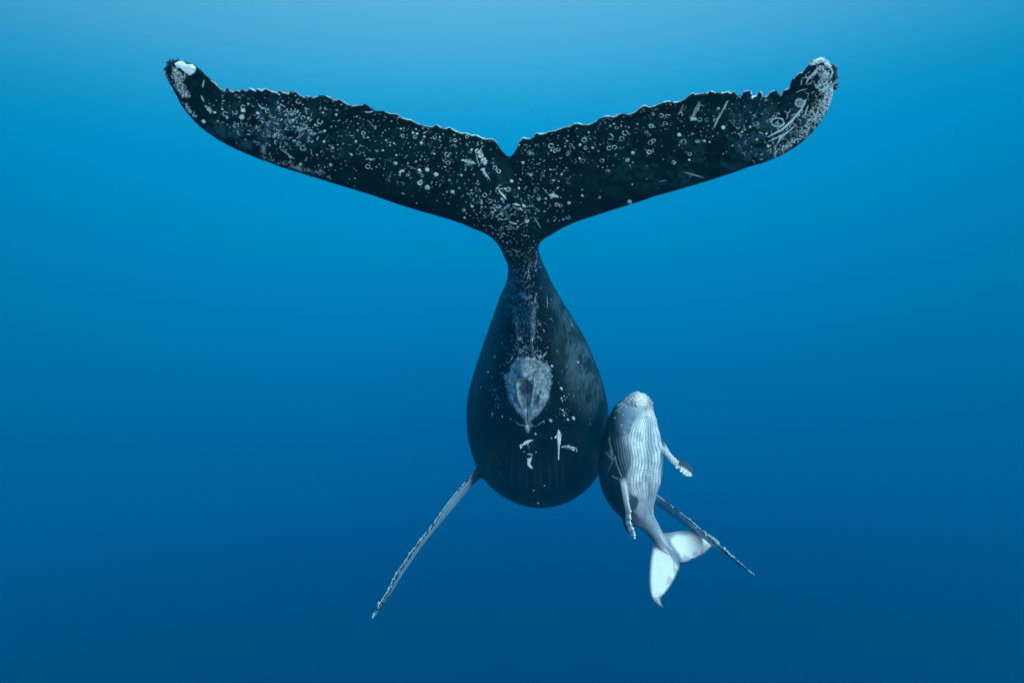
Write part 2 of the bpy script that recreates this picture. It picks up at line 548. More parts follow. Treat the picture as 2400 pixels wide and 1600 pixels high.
AR_L = [(1224, 640, 0), (1261, 590, .04), (1327.5, 530, .13), (1621, 434.7, .47), (1806.7, 374.6, .73), (1885, 328, .81), (1927, 278.6, .89), (1952, 212, .95), (1955, 170, .98), (1943, 145, 1)]


def crisp(pts, gain, lo, hi):
    a = np.array(pts, float); b = a.copy()
    for i in range(3, len(a) - 3):
        if lo < a[i, 0] < hi:
            b[i, 1] += gain * (a[i, 1] - a[i - 3:i + 4, 1].mean())
    return [tuple(p) for p in b]


def fluke_thick(s, v):
    t0 = np.interp(s, [0, .05, .15, .5, .85, 1], [.26, .22, .17, .12, .07, .03])
    prof = 2.6 * (0.2969 * math.sqrt(max(v, 1e-6)) - 0.126 * v - 0.3516 * v * v + 0.2843 * v ** 3 - 0.1036 * v ** 4) / .30
    return max(t0 * min(prof / 1.3, 1.0), .020)


sh = Shell()
fluke_lobe(sh, param(crisp(TL, .3, 515, 1140), AL_T), param(LL, AL_L), fluke_plane, fluke_thick, n=640, m=20)
fluke_lobe(sh, param(crisp(TRt, .1, 1225, 1840), AR_T), param(LR, AR_L), fluke_plane, fluke_thick, n=640, m=20)

BODY = [(1202, 455, 4.60, 12, 10), (1210, 510, 4.84, 30, 34), (1221, 565, 5.12, 39, 50), (1227, 606, 5.55, 39, 58), (1234, 642, 6.1, 44, 62), (1239, 688, 6.9, 58, 75),
        (1242, 740, 7.8, 81, 99), (1248, 800, 8.7, 108, 124), (1254, 858, 9.7, 134, 144), (1257, 915, 10.7, 155, 157), (1258, 962, 11.7, 166, 166),
        (1261, 1002, 12.7, 165, 170), (1265, 1032, 13.7, 156, 154), (1267, 1052, 14.7, 136, 122), (1268, 1062, 15.6, 104, 84), (1268, 1068, 16.3, 60, 46), (1268, 1070, 16.7, 22, 18)]


def keel(t, rx, ry):
    # laterally compressed tail stock: pinched towards the keel below and above
    w = 1 - sstep(.1, .45, t)
    return rx * (1 - .25 * w * np.abs(ry) ** 2), ry


tube(sh, BODY, n=150, m=96, shape=keel)
# mother's long flippers
FL_L = [(1160, 1062, 12.9, 1172, 1100, 13.1, .42), (1138, 1078, 12.75, 1150, 1110, 13.2, .34), (1126.6, 1089, 12.6, 1136, 1117, 13.15, .26), (1102.5, 1117, 12.5, 1116, 1131, 13.05, .22), (1075.7, 1145.7, 12.35, 1094.5, 1159, 12.95, .17),
        (1043.6, 1186, 12.2, 1067.7, 1191, 12.8, .14), (1011.4, 1231.4, 12.05, 1033, 1229, 12.65, .12), (987, 1261, 11.9, 1006, 1263.6, 12.5, .11), (966, 1288, 11.8, 985.7, 1290, 12.35, .10),
        (947, 1317, 11.7, 964, 1322, 12.2, .09), (928, 1344, 11.6, 944, 1352, 12.05, .085), (912, 1376, 11.5, 924, 1384, 11.9, .075), (896, 1403, 11.4, 905, 1408, 11.7, .065), (882, 1427, 11.35, 891, 1430, 11.55, .05), (871, 1447, 11.3, 878, 1450, 11.4, .03)]
FL_R = [(1380, 1058, 12.9, 1372, 1092, 13.1, .40), (1420, 1082, 12.8, 1410, 1112, 13.2, .30), (1470, 1112, 12.7, 1460, 1138, 13.1, .22), (1539.6, 1159, 12.4, 1534, 1180, 12.9, .15), (1558.5, 1173.6, 12.35, 1555, 1194, 12.85, .13),
        (1581, 1190, 12.25, 1581, 1212, 12.7, .12), (1603, 1207, 12.15, 1607, 1230, 12.6, .11), (1625.5, 1225, 12.0, 1634, 1250, 12.45, .10), (1648, 1244, 11.9, 1658, 1270, 12.3, .09), (1667, 1259, 11.8, 1676, 1284, 12.15, .085),
        (1688, 1279, 11.7, 1697, 1298, 12.0, .075), (1705, 1293, 11.6, 1713, 1309, 11.85, .065), (1722, 1308, 11.5, 1733, 1324, 11.7, .055), (1741.5, 1324, 11.4, 1748, 1334, 11.55, .045), (1760, 1340, 11.35, 1763, 1345, 11.4, .03), (1772, 1351, 11.3, 1773, 1352, 11.32, .02)]
def slim(keys, f):
    out = []
    for i, k_ in enumerate(keys):
        g = f * min(1, i / 4)
        out.append((k_[0], k_[1], k_[2], k_[3] + (k_[0] - k_[3]) * g, k_[4] + (k_[1] - k_[4]) * g, k_[5], k_[6] * (1 - .62 * min(1, i / 3))))
    return out


FL_L = slim(FL_L, .20); FL_R = slim(FL_R, .0)
for keys, m_, lo in ((FL_L, 46, .38), (FL_R, 40, .42)):
    A, B = blade(sh, keys, n=90, m=30)
    for t in np.linspace(lo, .99, m_):
        if rng.random() < .3: continue
        i = int(min(t + rng.normal(0, .008), .99) * 89)
        c = A[i] * .96 + B[i] * .04 + rng.normal(0, .012, 3)
        sh.ball(c, (.014 + .018 * rng.random()) * (1.1 - .3 * t), ax=(1, 1, 1))

co, quads = fuse(sh, 0.0105)
yy = co[:, 1]
px, py = to_px(co)
# blend the junctions of flukes and flippers into the body
wj = np.exp(-(((px - 1224) / 75) ** 2 + ((py - 555) / 70) ** 2)) * (yy < 6.2)
wj = np.maximum(wj, np.exp(-(((px - 1142) / 26) ** 2 + ((py - 1096) / 26) ** 2)) * (yy > 11.5))
wj = np.maximum(wj, np.exp(-(((px - 1405) / 30) ** 2 + ((py - 1092) / 26) ** 2)) * (yy > 11.5))
sub = wj > .02
co = smooth(co, quads, 1)
co = smooth(co, quads, 60, w=np.clip(wj * 1.6, 0, 1))
cy = co[quads].mean(1)
nq = vnormals(co, quads)[quads[:, 0]]
if (nq * (cy - np.array([.4, 11, -1.4]))).sum(1)[cy[:, 1] > 9].mean() < 0: nq = -nq
qpx, qpy = to_px(cy)
belly_q = (cy[:, 1] >= 5.75) & ((nq * -cy).sum(1) > 0) & (qpy < 1075) & (cy[:, 1] < 12.5) & (np.abs(qpx - 1240) < 95)
co, quads = subdivide(co, quads, belly_q, 2)
cy = co[quads].mean(1)
co, quads = subdivide(co, quads, cy[:, 1] < 5.75, 3)
nor = vnormals(co, quads)
if (nor * (co - np.array([.4, 11, -1.4]))).sum(1)[co[:, 1] > 9].mean() < 0:
    nor = -nor; quads = quads[:, ::-1]
px, py = to_px(co)
yy = co[:, 1]
front = (nor * -co).sum(1) / np.linalg.norm(co, axis=1)

# ---- fluke skin pattern
fp = Paint(375, 120, 1985, 665, 2.0)
TLa, TRa = np.array(TL), np.array(TRt)
LLa, LRa = np.array(LL), np.array(LR)


def in_fluke(x, y, pad=5):
    if x < 1200:
        yt = np.interp(x, TLa[::-1, 0], TLa[::-1, 1]); yb = np.interp(x, LLa[::-1, 0], LLa[::-1, 1])
    else:
        yt = np.interp(x, TRa[:, 0], TRa[:, 1]); yb = np.interp(x, LRa[:, 0], LRa[:, 1])
    return yt + pad < y < yb - pad


def scatter(n, x0, x1, y0, y1, fn, den=None):
    k = 0; tries = 0
    while k < n and tries < n * 30:
        tries += 1
        x = rng.uniform(x0, x1); y = rng.uniform(y0, y1)
        if not in_fluke(x, y): continue
        if den is not None and rng.random() > den(x, y): continue
        fn(x, y); k += 1


def dotf(rmin, rmax, v=.9):
    def f(x, y):
        fp.dot(x, y, rng.uniform(rmin, rmax) * .82 * (1 + .7 * (rng.random() > .9)), v * rng.uniform(.25, 1.15), rng.uniform(1, 1.6), rng.uniform(-.3, .9))
    return f


def ringf(rmin, rmax, v=.8):
    def f(x, y):
        g = (rng.uniform(-3.14, 3.14), rng.uniform(.3, 1.6)) if rng.random() < .7 else None
        fp.ring(x, y, rng.uniform(rmin, rmax), rng.uniform(.6, 1.2), v * rng.uniform(.5, 1.1), g, rng.uniform(1, 1.35), rng.uniform(-.3, .6), fill=.6 if rng.random() < .2 else 0)
    return f


def squigf(x, y):
    p = [(x, y)]; a = rng.uniform(0, 6.28)
    for _ in range(rng.integers(3, 8)):
        a += rng.normal(0, .9); p.append((p[-1][0] + 2.2 * math.cos(a), p[-1][1] + 2.2 * math.sin(a)))
    fp.line(p, rng.uniform(.7, 1.6), rng.uniform(.45, 1.0), rough=.3)


def speck(x, y): fp.dot(x, y, rng.uniform(.5, 1.0), rng.uniform(.4, .9), rng.uniform(1, 2.2), rng.uniform(-.5, 1))


# left fluke
upper = lambda x, y: .15 + .85 * sstep(.95, .55, (y - np.interp(x, TLa[::-1, 0], TLa[::-1, 1])) / max(1, (np.interp(x, LLa[::-1, 0], LLa[::-1, 1]) - np.interp(x, TLa[::-1, 0], TLa[::-1, 1]))))
upperR = lambda x, y: .04 + .96 * sstep(.68, .40, (y - np.interp(x, TRa[:, 0], TRa[:, 1])) / max(1, (np.interp(x, LRa[:, 0], LRa[:, 1]) - np.interp(x, TRa[:, 0], TRa[:, 1]))))
scatter(130, 545, 760, 225, 400, squigf, lambda x, y: math.exp(-((x - 655) / 80) ** 2 - ((y - 305) / 48) ** 2))
scatter(16, 520, 800, 220, 400, ringf(1.8, 3.8), upper)
scatter(100, 480, 820, 215, 410, dotf(.7, 1.6), upper)
scatter(190, 790, 1130, 240, 480, dotf(.6, 1.7), upper)
scatter(8, 800, 1150, 250, 480, ringf(2., 4), upper)
scatter(26, 830, 1150, 250, 440, squigf, upper)
scatter(300, 480, 1180, 215, 540, speck, upper)
# the root and the middle
scatter(170, 1090, 1260, 440, 600, speck)
scatter(40, 1080, 1200, 440, 560, dotf(.8, 1.8))
scatter(60, 1150, 1215, 470, 610, squigf, lambda x, y: .5)
# right fluke
scatter(130, 1205, 1340, 330, 520, dotf(.6, 1.6))
scatter(10, 1205, 1340, 330, 520, ringf(2., 4.2))
scatter(75, 1330, 1640, 240, 480, dotf(.6, 1.7), upperR)
scatter(12, 1330, 1660, 245, 420, ringf(2., 4.5, .65), upperR)
scatter(40, 1620, 1880, 230, 380, dotf(.6, 1.7))
scatter(8, 1600, 1880, 225, 360, ringf(2.5, 5, .4))
scatter(240, 1220, 1900, 240, 520, speck, upperR)
scatter(70, 1720, 1930, 260, 400, squigf, lambda x, y: .3 + .7 * (x > 1800))
scatter(120, 1860, 1955, 160, 340, squigf, lambda x, y: sstep(1880, 1930, x + .25 * (300 - y) * 0))
# singled-out rings and spots, where they sit
for x, y, r, w in [(203, 442, 18, 5), (243, 747, 22, 6), (675, 475, 15, 4), (858, 480, 17, 5), (970, 635, 20, 6), (980, 712, 20, 4), (1045, 505, 17, 5), (1155, 472, 16, 4),
                   (1410, 758, 20, 6), (1445, 790, 18, 6), (1458, 935, 22, 5), (1532, 956, 22, 6), (1318, 1008, 20, 5), (1125, 1145, 14, 5), (1250, 605, 20, 9), (720, 897, 20, 9), (790, 937, 20, 9), (1020, 977, 16, 6), (565, 465, 17, 4), (742, 830, 14, 4)]:
    fp.ring(*Z2(x, y), r / 4.8, w / 4.6, .95, (rng.uniform(-3, 3), .3), 1.1, .3)
for x, y, r in [(500, 717, 15), (563, 785, 15), (540, 798, 13), (718, 780, 16), (790, 775, 20), (870, 818, 20), (715, 898, 9), (790, 938, 10), (1102, 826, 10), (135, 515, 11), (92, 638, 10), (273, 683, 10), (245, 480, 9), (380, 598, 9), (545, 400, 10), (762, 474, 12), (658, 437, 12), (694, 445, 12),
                (735, 530, 14), (412, 507, 9), (482, 532, 9), (505, 641, 9), (1565, 880, 15), (1200, 1110, 13), (1198, 592, 12), (1672, 712, 13), (686, 402, 9), (855, 630, 9), (905, 475, 8), (448, 552, 8), (688, 700, 8), (612, 716, 6), (726, 684, 6), (767, 680, 6), (1470, 1305, 8), (1130, 1215, 10), (1020, 977, 8)]:
    fp.dot(*Z2(x, y), r / 4.7, .95, 1.15, .3)
fp.poly([Z2(*p) for p in [(1100, 685), (1150, 680), (1215, 700), (1240, 722), (1190, 722), (1140, 705)]], .9, 1.5, 2.5, .35, mott=.5)
fp.poly([(Z2(*p)[0] * .7 + .3 * 1131, Z2(*p)[1]) for p in [(1225, 600), (1275, 600), (1310, 650), (1360, 700), (1350, 740), (1300, 715), (1250, 650)]], .85, 2, 4.5, .35, mott=.6)
fp.poly([Z2(*p) for p in [(1280, 770), (1310, 760), (1345, 830), (1360, 855), (1330, 840)]], .8, 1.5, 3, .4)
fp.line([Z2(1240, 630), Z2(1250, 690), Z2(1275, 745)], 1.6, .7, .3)
fp.line([Z2(1445, 965), Z2(1480, 1005), Z2(1520, 1048)], 4, .95, .2)
fp.line([Z2(1495, 1130), Z2(1530, 1115), Z2(1550, 1095)], 3, .9, .4)
fp.line([Z2(1575, 1092), Z2(1605, 1095), Z2(1640, 1102)], 3, .95, .2)
fp.line([Z2(1662, 1098), Z2(1690, 1112)], 4, .9, .3)
fp.line([Z2(1622, 1128), Z2(1665, 1145)], 2, .8, .2)
fp.line([Z2(1485, 1235), Z2(1545, 1225)], 2, .8, .2)
fp.line([Z2(1540, 1250), Z2(1580, 1268), Z2(1612, 1272)], 3, .9, .3)
fp.line([Z2(600, 735), Z2(660, 760), Z2(705, 782)], 1.2, .6)
fp.line([Z2(240, 320), Z2(275, 350), Z2(300, 390)], 1.2, .6)
fp.line([Z2(215, 245), Z2(250, 250), Z2(290, 240)], 3, .7, .3)
fp.line([Z2(1770, 1210), Z2(1800, 1260), Z2(1830, 1310)], 1.5, .7, .3)
fp.poly([Z2(*p) for p in [(1905, 1000), (1955, 1000), (1990, 1015), (1995, 1030), (1950, 1028), (1910, 1020)]], .8, 1.5, 2.5, .4)
for x, y, r, w in [(360, 556, 24, 6), (395, 603, 16, 6), (425, 592, 16, 5), (158, 614, 14, 5), (188, 628, 13, 3), (663, 503, 22, 6), (1040, 438, 26, 6), (1010, 490, 22, 4), (890, 578, 20, 5), (940, 570, 20, 6), (675, 575, 16, 5), (510, 628, 16, 3), (538, 550, 16, 3), (280, 818, 16, 2),
                   (960, 390, 15, 3), (1295, 265, 14, 4), (1370, 278, 20, 5), (1422, 283, 16, 3), (1278, 372, 20, 6), (1405, 350, 18, 4), (1548, 265, 18, 4), (1550, 240, 8, 3), (1300, 510, 18, 5), (1575, 520, 24, 5), (1632, 632, 16, 4), (1485, 708, 16, 6), (410, 1095, 16, 6), (445, 1105, 14, 6), (515, 1212, 16, 4), (1260, 613, 20, 8), (1725, 315, 20, 3), (1792, 318, 18, 2), (1868, 325, 20, 3), (1235, 430, 15, 3), (880, 785, 14, 4), (805, 1030, 10, 4)]:
    fp.ring(*Z3(x, y), r / 4.8, w / 4.6, .9, (rng.uniform(-3, 3), .4), 1.15, .2)
for x, y, r in [(622, 548, 13), (740, 573, 11), (645, 1014, 12), (523, 1080, 16), (1105, 910, 8), (1767, 512, 13), (360, 598, 10), (104, 710, 12), (1536, 455, 18), (1940, 388, 18), (840, 686, 7), (428, 882, 7), (1237, 860, 6), (620, 670, 10), (1080, 1072, 22), (348, 775, 8), (498, 760, 8), (454, 820, 11), (1112, 620, 14), (505, 512, 9), (308, 968, 8), (310, 1040, 10), (935, 355, 9)]:
    fp.dot(*Z3(x, y), r / 4.7, .85, 1.1, .2)
fp.line([Z3(903, 445), Z3(932, 475)], 2.6, .7)
fp.line([Z3(1580, 800), Z3(1680, 822), Z3(1765, 852)], 1.8, .45)
fp.line([Z3(1350, 885), Z3(1420, 872)], 1.8, .4)
fp.line([Z3(1575, 178), Z3(1545, 245)], 1.6, .6)
for dx, a, b in ((0, 200, 300), (12, 160, 330), (24, 150, 260), (34, 170, 240), (26, 270, 325)):
    fp.line([Z3(1700 + dx - (a - 160) * .35, a), Z3(1700 + dx - (b - 160) * .35, b)], 1.2, .7, .35)
for dx, a, b in ((0, 250, 392), (12, 150, 300), (20, 140, 220), (6, 290, 390)):
    fp.line([Z3(1960 + dx - (a - 150) * .45, a), Z3(1960 + dx - (b - 150) * .45, b)], 1.6, .75, .3)
fp.poly([Z3(*p) for p in [(1630, 290), (1690, 300), (1690, 325), (1640, 320)]], .7, 1.5, 3, .4)
# right tip scratches and pale tip
fp.line([Z4(1520, 600), Z4(1470, 700), Z4(1380, 810), Z4(1260, 920), Z4(1120, 990)], 4.6, .8, .1)
fp.line([Z4(1415, 860), Z4(1340, 930), Z4(1230, 990), Z4(1120, 1040)], 2.6, .65, .35)
fp.line([Z4(1330, 935), Z4(1250, 1000), Z4(1220, 1060)], 4, .65, .5)
fp.line([Z4(1540, 660), Z4(1510, 750), Z4(1480, 790)], 3, .6, .5)
fp.line([Z4(1670, 240), Z4(1600, 320), Z4(1540, 380), Z4(1518, 435)], 4, .65, .25)
fp.line([Z4(1415, 525), Z4(1470, 500), Z4(1530, 488)], 2, .5, .2)
fp.line([Z4(1475, 390), Z4(1465, 445)], 2.5, .6)
fp.line([Z4(240, 1362), Z4(330, 1390), Z4(450, 1420)], 1.8, .5)
fp.ring(*Z4(1220, 838), 10, 2.2, .8, None, 1.5, .05)
fp.line([Z4(1222, 815), Z4(1220, 860)], 1.8, .7)
fp.ring(*Z4(1455, 635), 9, 3, .6, None, 1.2, .05, fill=.5)
for x, y, r in [(650, 892, 18), (1102, 958, 13), (450, 1032, 15), (932, 886, 13), (293, 1232, 13), (955, 578, 16), (1120, 1088, 16)]:
    fp.dot(*Z4(x, y), r / 5.4, .85, 1.1)
fp.poly([Z4(*p) for p in [(1535, 235), (1590, 180), (1670, 158), (1735, 175), (1780, 225), (1785, 290), (1740, 270), (1700, 215), (1650, 225), (1600, 235), (1550, 250)]], 1.0, 2, 5, .2, mott=.45)
fp.poly([Z4(*p) for p in [(1690, 230), (1785, 290), (1810, 400), (1800, 560), (1770, 660), (1720, 760), (1670, 800), (1640, 740), (1700, 600), (1660, 480), (1720, 380), (1660, 330)]], .62, 4, 16, .16, mott=.85)
fp.poly([Z4(*p) for p in [(1780, 470), (1808, 450), (1795, 600), (1755, 690), (1720, 750), (1745, 640)]], .75, 2, 6, .3, mott=.5)
fp.poly([Z4(*p) for p in [(1790, 470), (1780, 620), (1620, 900), (1350, 1130), (1150, 1225), (1250, 1080), (1500, 900), (1600, 700)]], .50, 6, 26, .2, mott=.95)
# left tip
fp.poly([Z1(*p) for p in [(268, 220), (310, 200), (350, 205), (400, 230), (455, 235), (490, 265), (485, 310), (440, 345), (390, 320), (330, 270), (290, 262)]], 1.5, 2, 1.5, .3)
fp.poly([Z1(*p) for p in [(240, 250), (290, 262), (340, 320), (400, 350), (350, 400), (370, 470), (440, 560), (400, 580), (330, 560), (280, 480), (235, 360)]], .62, 3, 9, .25, mott=.8)
fp.poly([Z1(*p) for p in [(355, 640), (390, 640), (430, 710), (500, 770), (470, 790), (400, 720)]], .6, 3, 7, .25, mott=.8)
fp.poly([Z1(*p) for p in [(580, 655), (640, 680), (665, 735), (640, 750), (600, 700)]], .55, 3, 3, .3)
fp.poly([Z1(*p) for p in [(1170, 1080), (1215, 1080), (1220, 1170), (1190, 1180)]], .3, 5, 5, .2)
fp.poly([Z1(*p) for p in [(1480, 1300), (1560, 1310), (1640, 1360), (1560, 1345)]], .4, 3, 3, .3)
fp.poly([Z1(*p) for p in [(1180, 1200), (1400, 1250), (1800, 1350), (1900, 1420), (1700, 1380), (1400, 1290), (1200, 1225)]], .34, 5, 14, .2, mott=.9)
for x, y, r in [(688, 735, 16), (768, 700, 12), (818, 790, 14), (572, 830, 24), (970, 785, 30), (1140, 742, 18), (1038, 643, 12), (985, 712, 26), (1360, 683, 16), (1388, 810, 13), (1670, 792, 12), (1740, 865, 14), (1833, 1040, 14), (1928, 1107, 12), (1825, 738, 12), (1590, 1278, 16), (2120, 1175, 13), (2165, 1035, 11), (1960, 760, 14), (1840, 930, 16), (1515, 812, 12), (1518, 878, 9), (1760, 1178, 10)]:
    fp.dot(*Z1(x, y), r / 5.6, .85, 1.15, .4)
for x, y, r in [(988, 683, 28), (1240, 718, 24), (795, 750, 28), (898, 730, 26), (1565, 618, 28), (1615, 790, 24), (1790, 828, 30), (1630, 885, 26), (1720, 950, 26), (1690, 935, 24), (1470, 710, 26), (1545, 715, 22), (1610, 1105, 28), (1570, 1060, 22), (1340, 965, 26), (1490, 830, 24)]:
    fp.ring(*Z1(x, y), r / 5.8, 1.3, .75, (rng.uniform(-3, 3), .7), 1.15, .4)
fp.line([Z1(575, 395), Z1(560, 470)], 4, .6)
fp.line([Z1(545, 560), Z1(575, 620)], 3, .6, .3)
fp.line([Z1(1375, 1118), Z1(1440, 1160), Z1(1520, 1222)], 2.0, .65)
fp.line([Z1(1140, 640), Z1(1180, 690), Z1(1220, 690)], 2.5, .65, .3)
# pale skin along the trailing edges, with rim light painted in
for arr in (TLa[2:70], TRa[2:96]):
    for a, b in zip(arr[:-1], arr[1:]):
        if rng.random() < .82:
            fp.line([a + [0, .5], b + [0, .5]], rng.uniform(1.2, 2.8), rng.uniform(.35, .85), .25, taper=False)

X, Y = fp.grid()
smud = Paint(375, 120, 1985, 665, 2.0)   # faint grey-blue smudges of the skin
n1 = noise(X / 34, Y / 26, seed=31, octaves=5); n2 = noise(X / 9, Y / 9, seed=32, octaves=4)
zone = (.5 * np.exp(-((X - 560) / 150) ** 2 - ((Y - 320) / 90) ** 2) + .5 * np.exp(-((X - 660) / 160) ** 2 - ((Y - 330) / 70) ** 2)
        + .8 * np.exp(-((X - 1800) / 110) ** 2 - ((Y - 320) / 90) ** 2) + .45 * np.exp(-((X - 1600) / 160) ** 2 - ((Y - 400) / 60) ** 2)
        + .35 * np.exp(-((X - 1170) / 25) ** 2 - ((Y - 430) / 60) ** 2))
smud.a = (np.clip(zone + .12, 0, 1) * sstep(.42, .66, .55 * n1 + .45 * n2)).astype(np.float32)

# ---- body skin pattern
bp = Paint(1075, 560, 1440, 1205, 3.0)
def bline(pts, wd, v, rough=.2): bp.line(pts, wd, v, rough)
patch = Paint(1075, 560, 1440, 1205, 2.0)
patch.poly([(1236 + .92 * (Z6(*p)[0] - 1236), Z6(*p)[1]) for p in [(470, 290), (490, 370), (520, 500), (590, 600), (665, 680), (690, 790), (712, 790), (725, 700), (820, 610), (890, 500), (925, 360), (915, 240), (880, 190), (800, 165), (690, 145), (590, 155), (550, 205), (520, 270)]], .85, 8, 4, .35, mott=.25)
for _x, _y, _r, _v in [(680, 260, 13, .5), (580, 440, 8, .5), (790, 445, 9, .55), (690, 600, 16, .35), (840, 470, 20, .3), (550, 480, 14, .35), (640, 600, 14, .3), (760, 600, 16, .35)]:  # wet highlights of the belly patch, painted in as soft pale blobs
    _w = patch.win(*Z6(_x, _y), _r); _v *= 1.7; patch.a[_w[0], _w[1]] += (_v * np.exp(-((_w[2] - Z6(_x, _y)[0]) ** 2 + (_w[3] - Z6(_x, _y)[1]) ** 2) / (_r * .45) ** 2)).astype(np.float32)
patch.poly([Z5(*p) for p in [(690, 740), (760, 735), (900, 720), (905, 800), (890, 1040), (840, 1030), (760, 1040), (730, 1000), (690, 820)]], .17, 16, 6, .1)
patch.poly([Z5(*p) for p in [(850, 770), (905, 760), (900, 900), (880, 1020), (830, 960)]], .45, 12, 5, .1)
patch.poly([Z6(*p) for p in [(655, 360), (680, 330), (740, 360), (740, 430), (700, 470), (650, 460), (630, 400)]], .75, 8, 3, .1, sub=True)
bp.poly([Z5(*p) for p in [(770, 605), (810, 625), (835, 665), (830, 690), (800, 680), (770, 650), (735, 625)]], .95, 1.5, 1.5, .4)


def bscat(n, x0, x1, y0, y1, rmin, rmax, cx=None, v=.9):
    for _ in range(n):
        x = rng.normal((x0 + x1) / 2, (x1 - x0) / 4); y = rng.uniform(y0, y1)
        bp.dot(x, y, rng.uniform(rmin, rmax), v * rng.uniform(.5, 1.1), rng.uniform(1, 2.2), rng.uniform(1.0, 2.2))


bscat(260, 1190, 1262, 565, 700, .5, 1.5)
bscat(150, 1190, 1275, 690, 760, .5, 1.4)
bscat(90, 1185, 1285, 750, 790, .5, 1.2, v=.7)
bscat(150, 1200, 1270, 785, 845, .6, 1.5)
bscat(60, 1170, 1300, 840, 900, .6, 1.5)
bscat(50, 1120, 1400, 820, 1000, .5, 1.2, v=.6)
for x0, y0, n, sx, sy in [(545, 270, 20, 10, 35), (520, 340, 14, 12, 20), (820, 300, 22, 14, 35), (740, 100, 14, 20, 15), (400, 450, 12, 20, 60), (430, 550, 12, 20, 30), (1020, 610, 22, 25, 30), (1010, 510, 8, 15, 25), (515, 190, 8, 15, 15), (630, 140, 10, 20, 10)]:
    for _ in range(n):
        bp.dot(*Z6(rng.normal(x0, sx), rng.normal(y0, sy)), rng.uniform(.5, 1.3), rng.uniform(.4, .95), rng.uniform(1, 2.2), 1.4)
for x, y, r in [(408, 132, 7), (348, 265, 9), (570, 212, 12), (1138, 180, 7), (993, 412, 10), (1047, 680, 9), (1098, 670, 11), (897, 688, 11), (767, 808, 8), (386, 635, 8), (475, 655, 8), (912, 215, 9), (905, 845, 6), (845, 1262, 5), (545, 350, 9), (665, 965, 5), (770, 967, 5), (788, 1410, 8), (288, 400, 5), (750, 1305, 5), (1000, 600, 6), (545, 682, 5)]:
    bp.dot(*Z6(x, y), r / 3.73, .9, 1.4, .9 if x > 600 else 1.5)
# cream line of the mammary slits, belly scars
bline([Z6(598, 330), Z6(606, 390), Z6(628, 480), Z6(645, 560)], 2.4, .9, .5)
bline([Z6(755, 330), Z6(745, 400), Z6(735, 480), Z6(725, 550), Z6(760, 562), Z6(795, 545)], 1.8, .75, .4)
bline([Z6(575, 430), Z6(590, 480), Z6(600, 535)], 1.8, .7, .4)
bline([Z6(690, 690), Z6(700, 740), Z6(705, 790)], 3, .6, .4)
bline([Z6(612, 0), Z6(622, 60), Z6(640, 110)], 2, .7, .5)
bline([Z6(735, 0), Z6(735, 60), Z6(745, 90)], 2.2, .45, .5)
bline([Z5(685, 780), Z5(700, 830), Z5(735, 960), Z5(735, 1040)], 1.8, .45, .3)
for _ in range(44):
    y0 = rng.uniform(600, 1240); x0 = rng.choice([705 + (y0 - 735) * .1, 880 + rng.normal(0, 10), 860 + rng.normal(0, 14)]) + rng.normal(0, 5)
    bline([Z5(x0, y0), Z5(x0 + rng.normal(0, 5), y0 + rng.uniform(12, 60))], rng.uniform(.8, 2.0), rng.uniform(.35, .9), .45)
for _ in range(22):
    sx = rng.choice([-1, 1]); y0 = rng.uniform(190, 560)
    x0 = 690 + sx * rng.uniform(45, 150) * (1 - max(0, y0 - 420) / 260)
    bline([Z6(x0, y0), Z6(x0 - sx * rng.uniform(0, 10), y0 + rng.uniform(8, 40))], rng.uniform(.8, 1.9), rng.uniform(.5, 1.0), .45)
bline([Z5(1035, 640), Z5(1040, 700), Z5(1042, 755)], 2.0, .45, .2)
bline([Z5(1300, 930), Z5(1305, 965)], 1.6, .7, .2)
bline([Z6(698, 985), Z6(720, 985), Z6(740, 992)], 4.5, .9, .3)
bline([Z6(712, 905), Z6(706, 935)], 1.6, .5, .3)
bline([Z5(630, 1000), Z5(680, 1040), Z5(750, 1078), Z5(810, 1090), Z5(880, 1070), Z5(950, 1020), Z5(1020, 975)], 1.9, .42, .15)
bline([Z6(500, 110), Z6(560, 145)], 1.4, .3); bline([Z6(800, 155), Z6(880, 105)], 1.4, .3)
bline([Z6(560, 690), Z6(620, 730), Z6(690, 745), Z6(770, 740), Z6(850, 700)], 1.4, .2, .2)
for x0, x1 in [(560, 550), (620, 632), (680, 690), (740, 770), (800, 810), (870, 900), (930, 960), (990, 1010)]:
    bline([Z6(x0, 960 + rng.uniform(-30, 60)), Z6((x0 + x1) / 2 + rng.uniform(-4, 4), 1090), Z6(x1, 1230 + rng.uniform(-30, 80))], 1.0, .10, .2)
for _ in range(40):
    bp.dot(rng.uniform(1130, 1390), rng.uniform(1040, 1165), rng.uniform(.4, .9), rng.uniform(.15, .45), 1.3, 1.0)

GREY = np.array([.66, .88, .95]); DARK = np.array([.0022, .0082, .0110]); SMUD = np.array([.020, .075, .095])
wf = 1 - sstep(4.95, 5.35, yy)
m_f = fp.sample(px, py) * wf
m_s = smud.sample(px, py) * wf
wb = sstep(4.95, 5.35, yy) * sstep(-.05, .2, front) * (yy < 15)
isflip = (((px < 1128) | (px > 1436)) & (py > 1085) & (yy > 9)) | ((px > 1424) & (py > 1060) & (yy > 10.5))
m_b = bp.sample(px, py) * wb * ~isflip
m_p = patch.sample(px, py) * wb * ~isflip
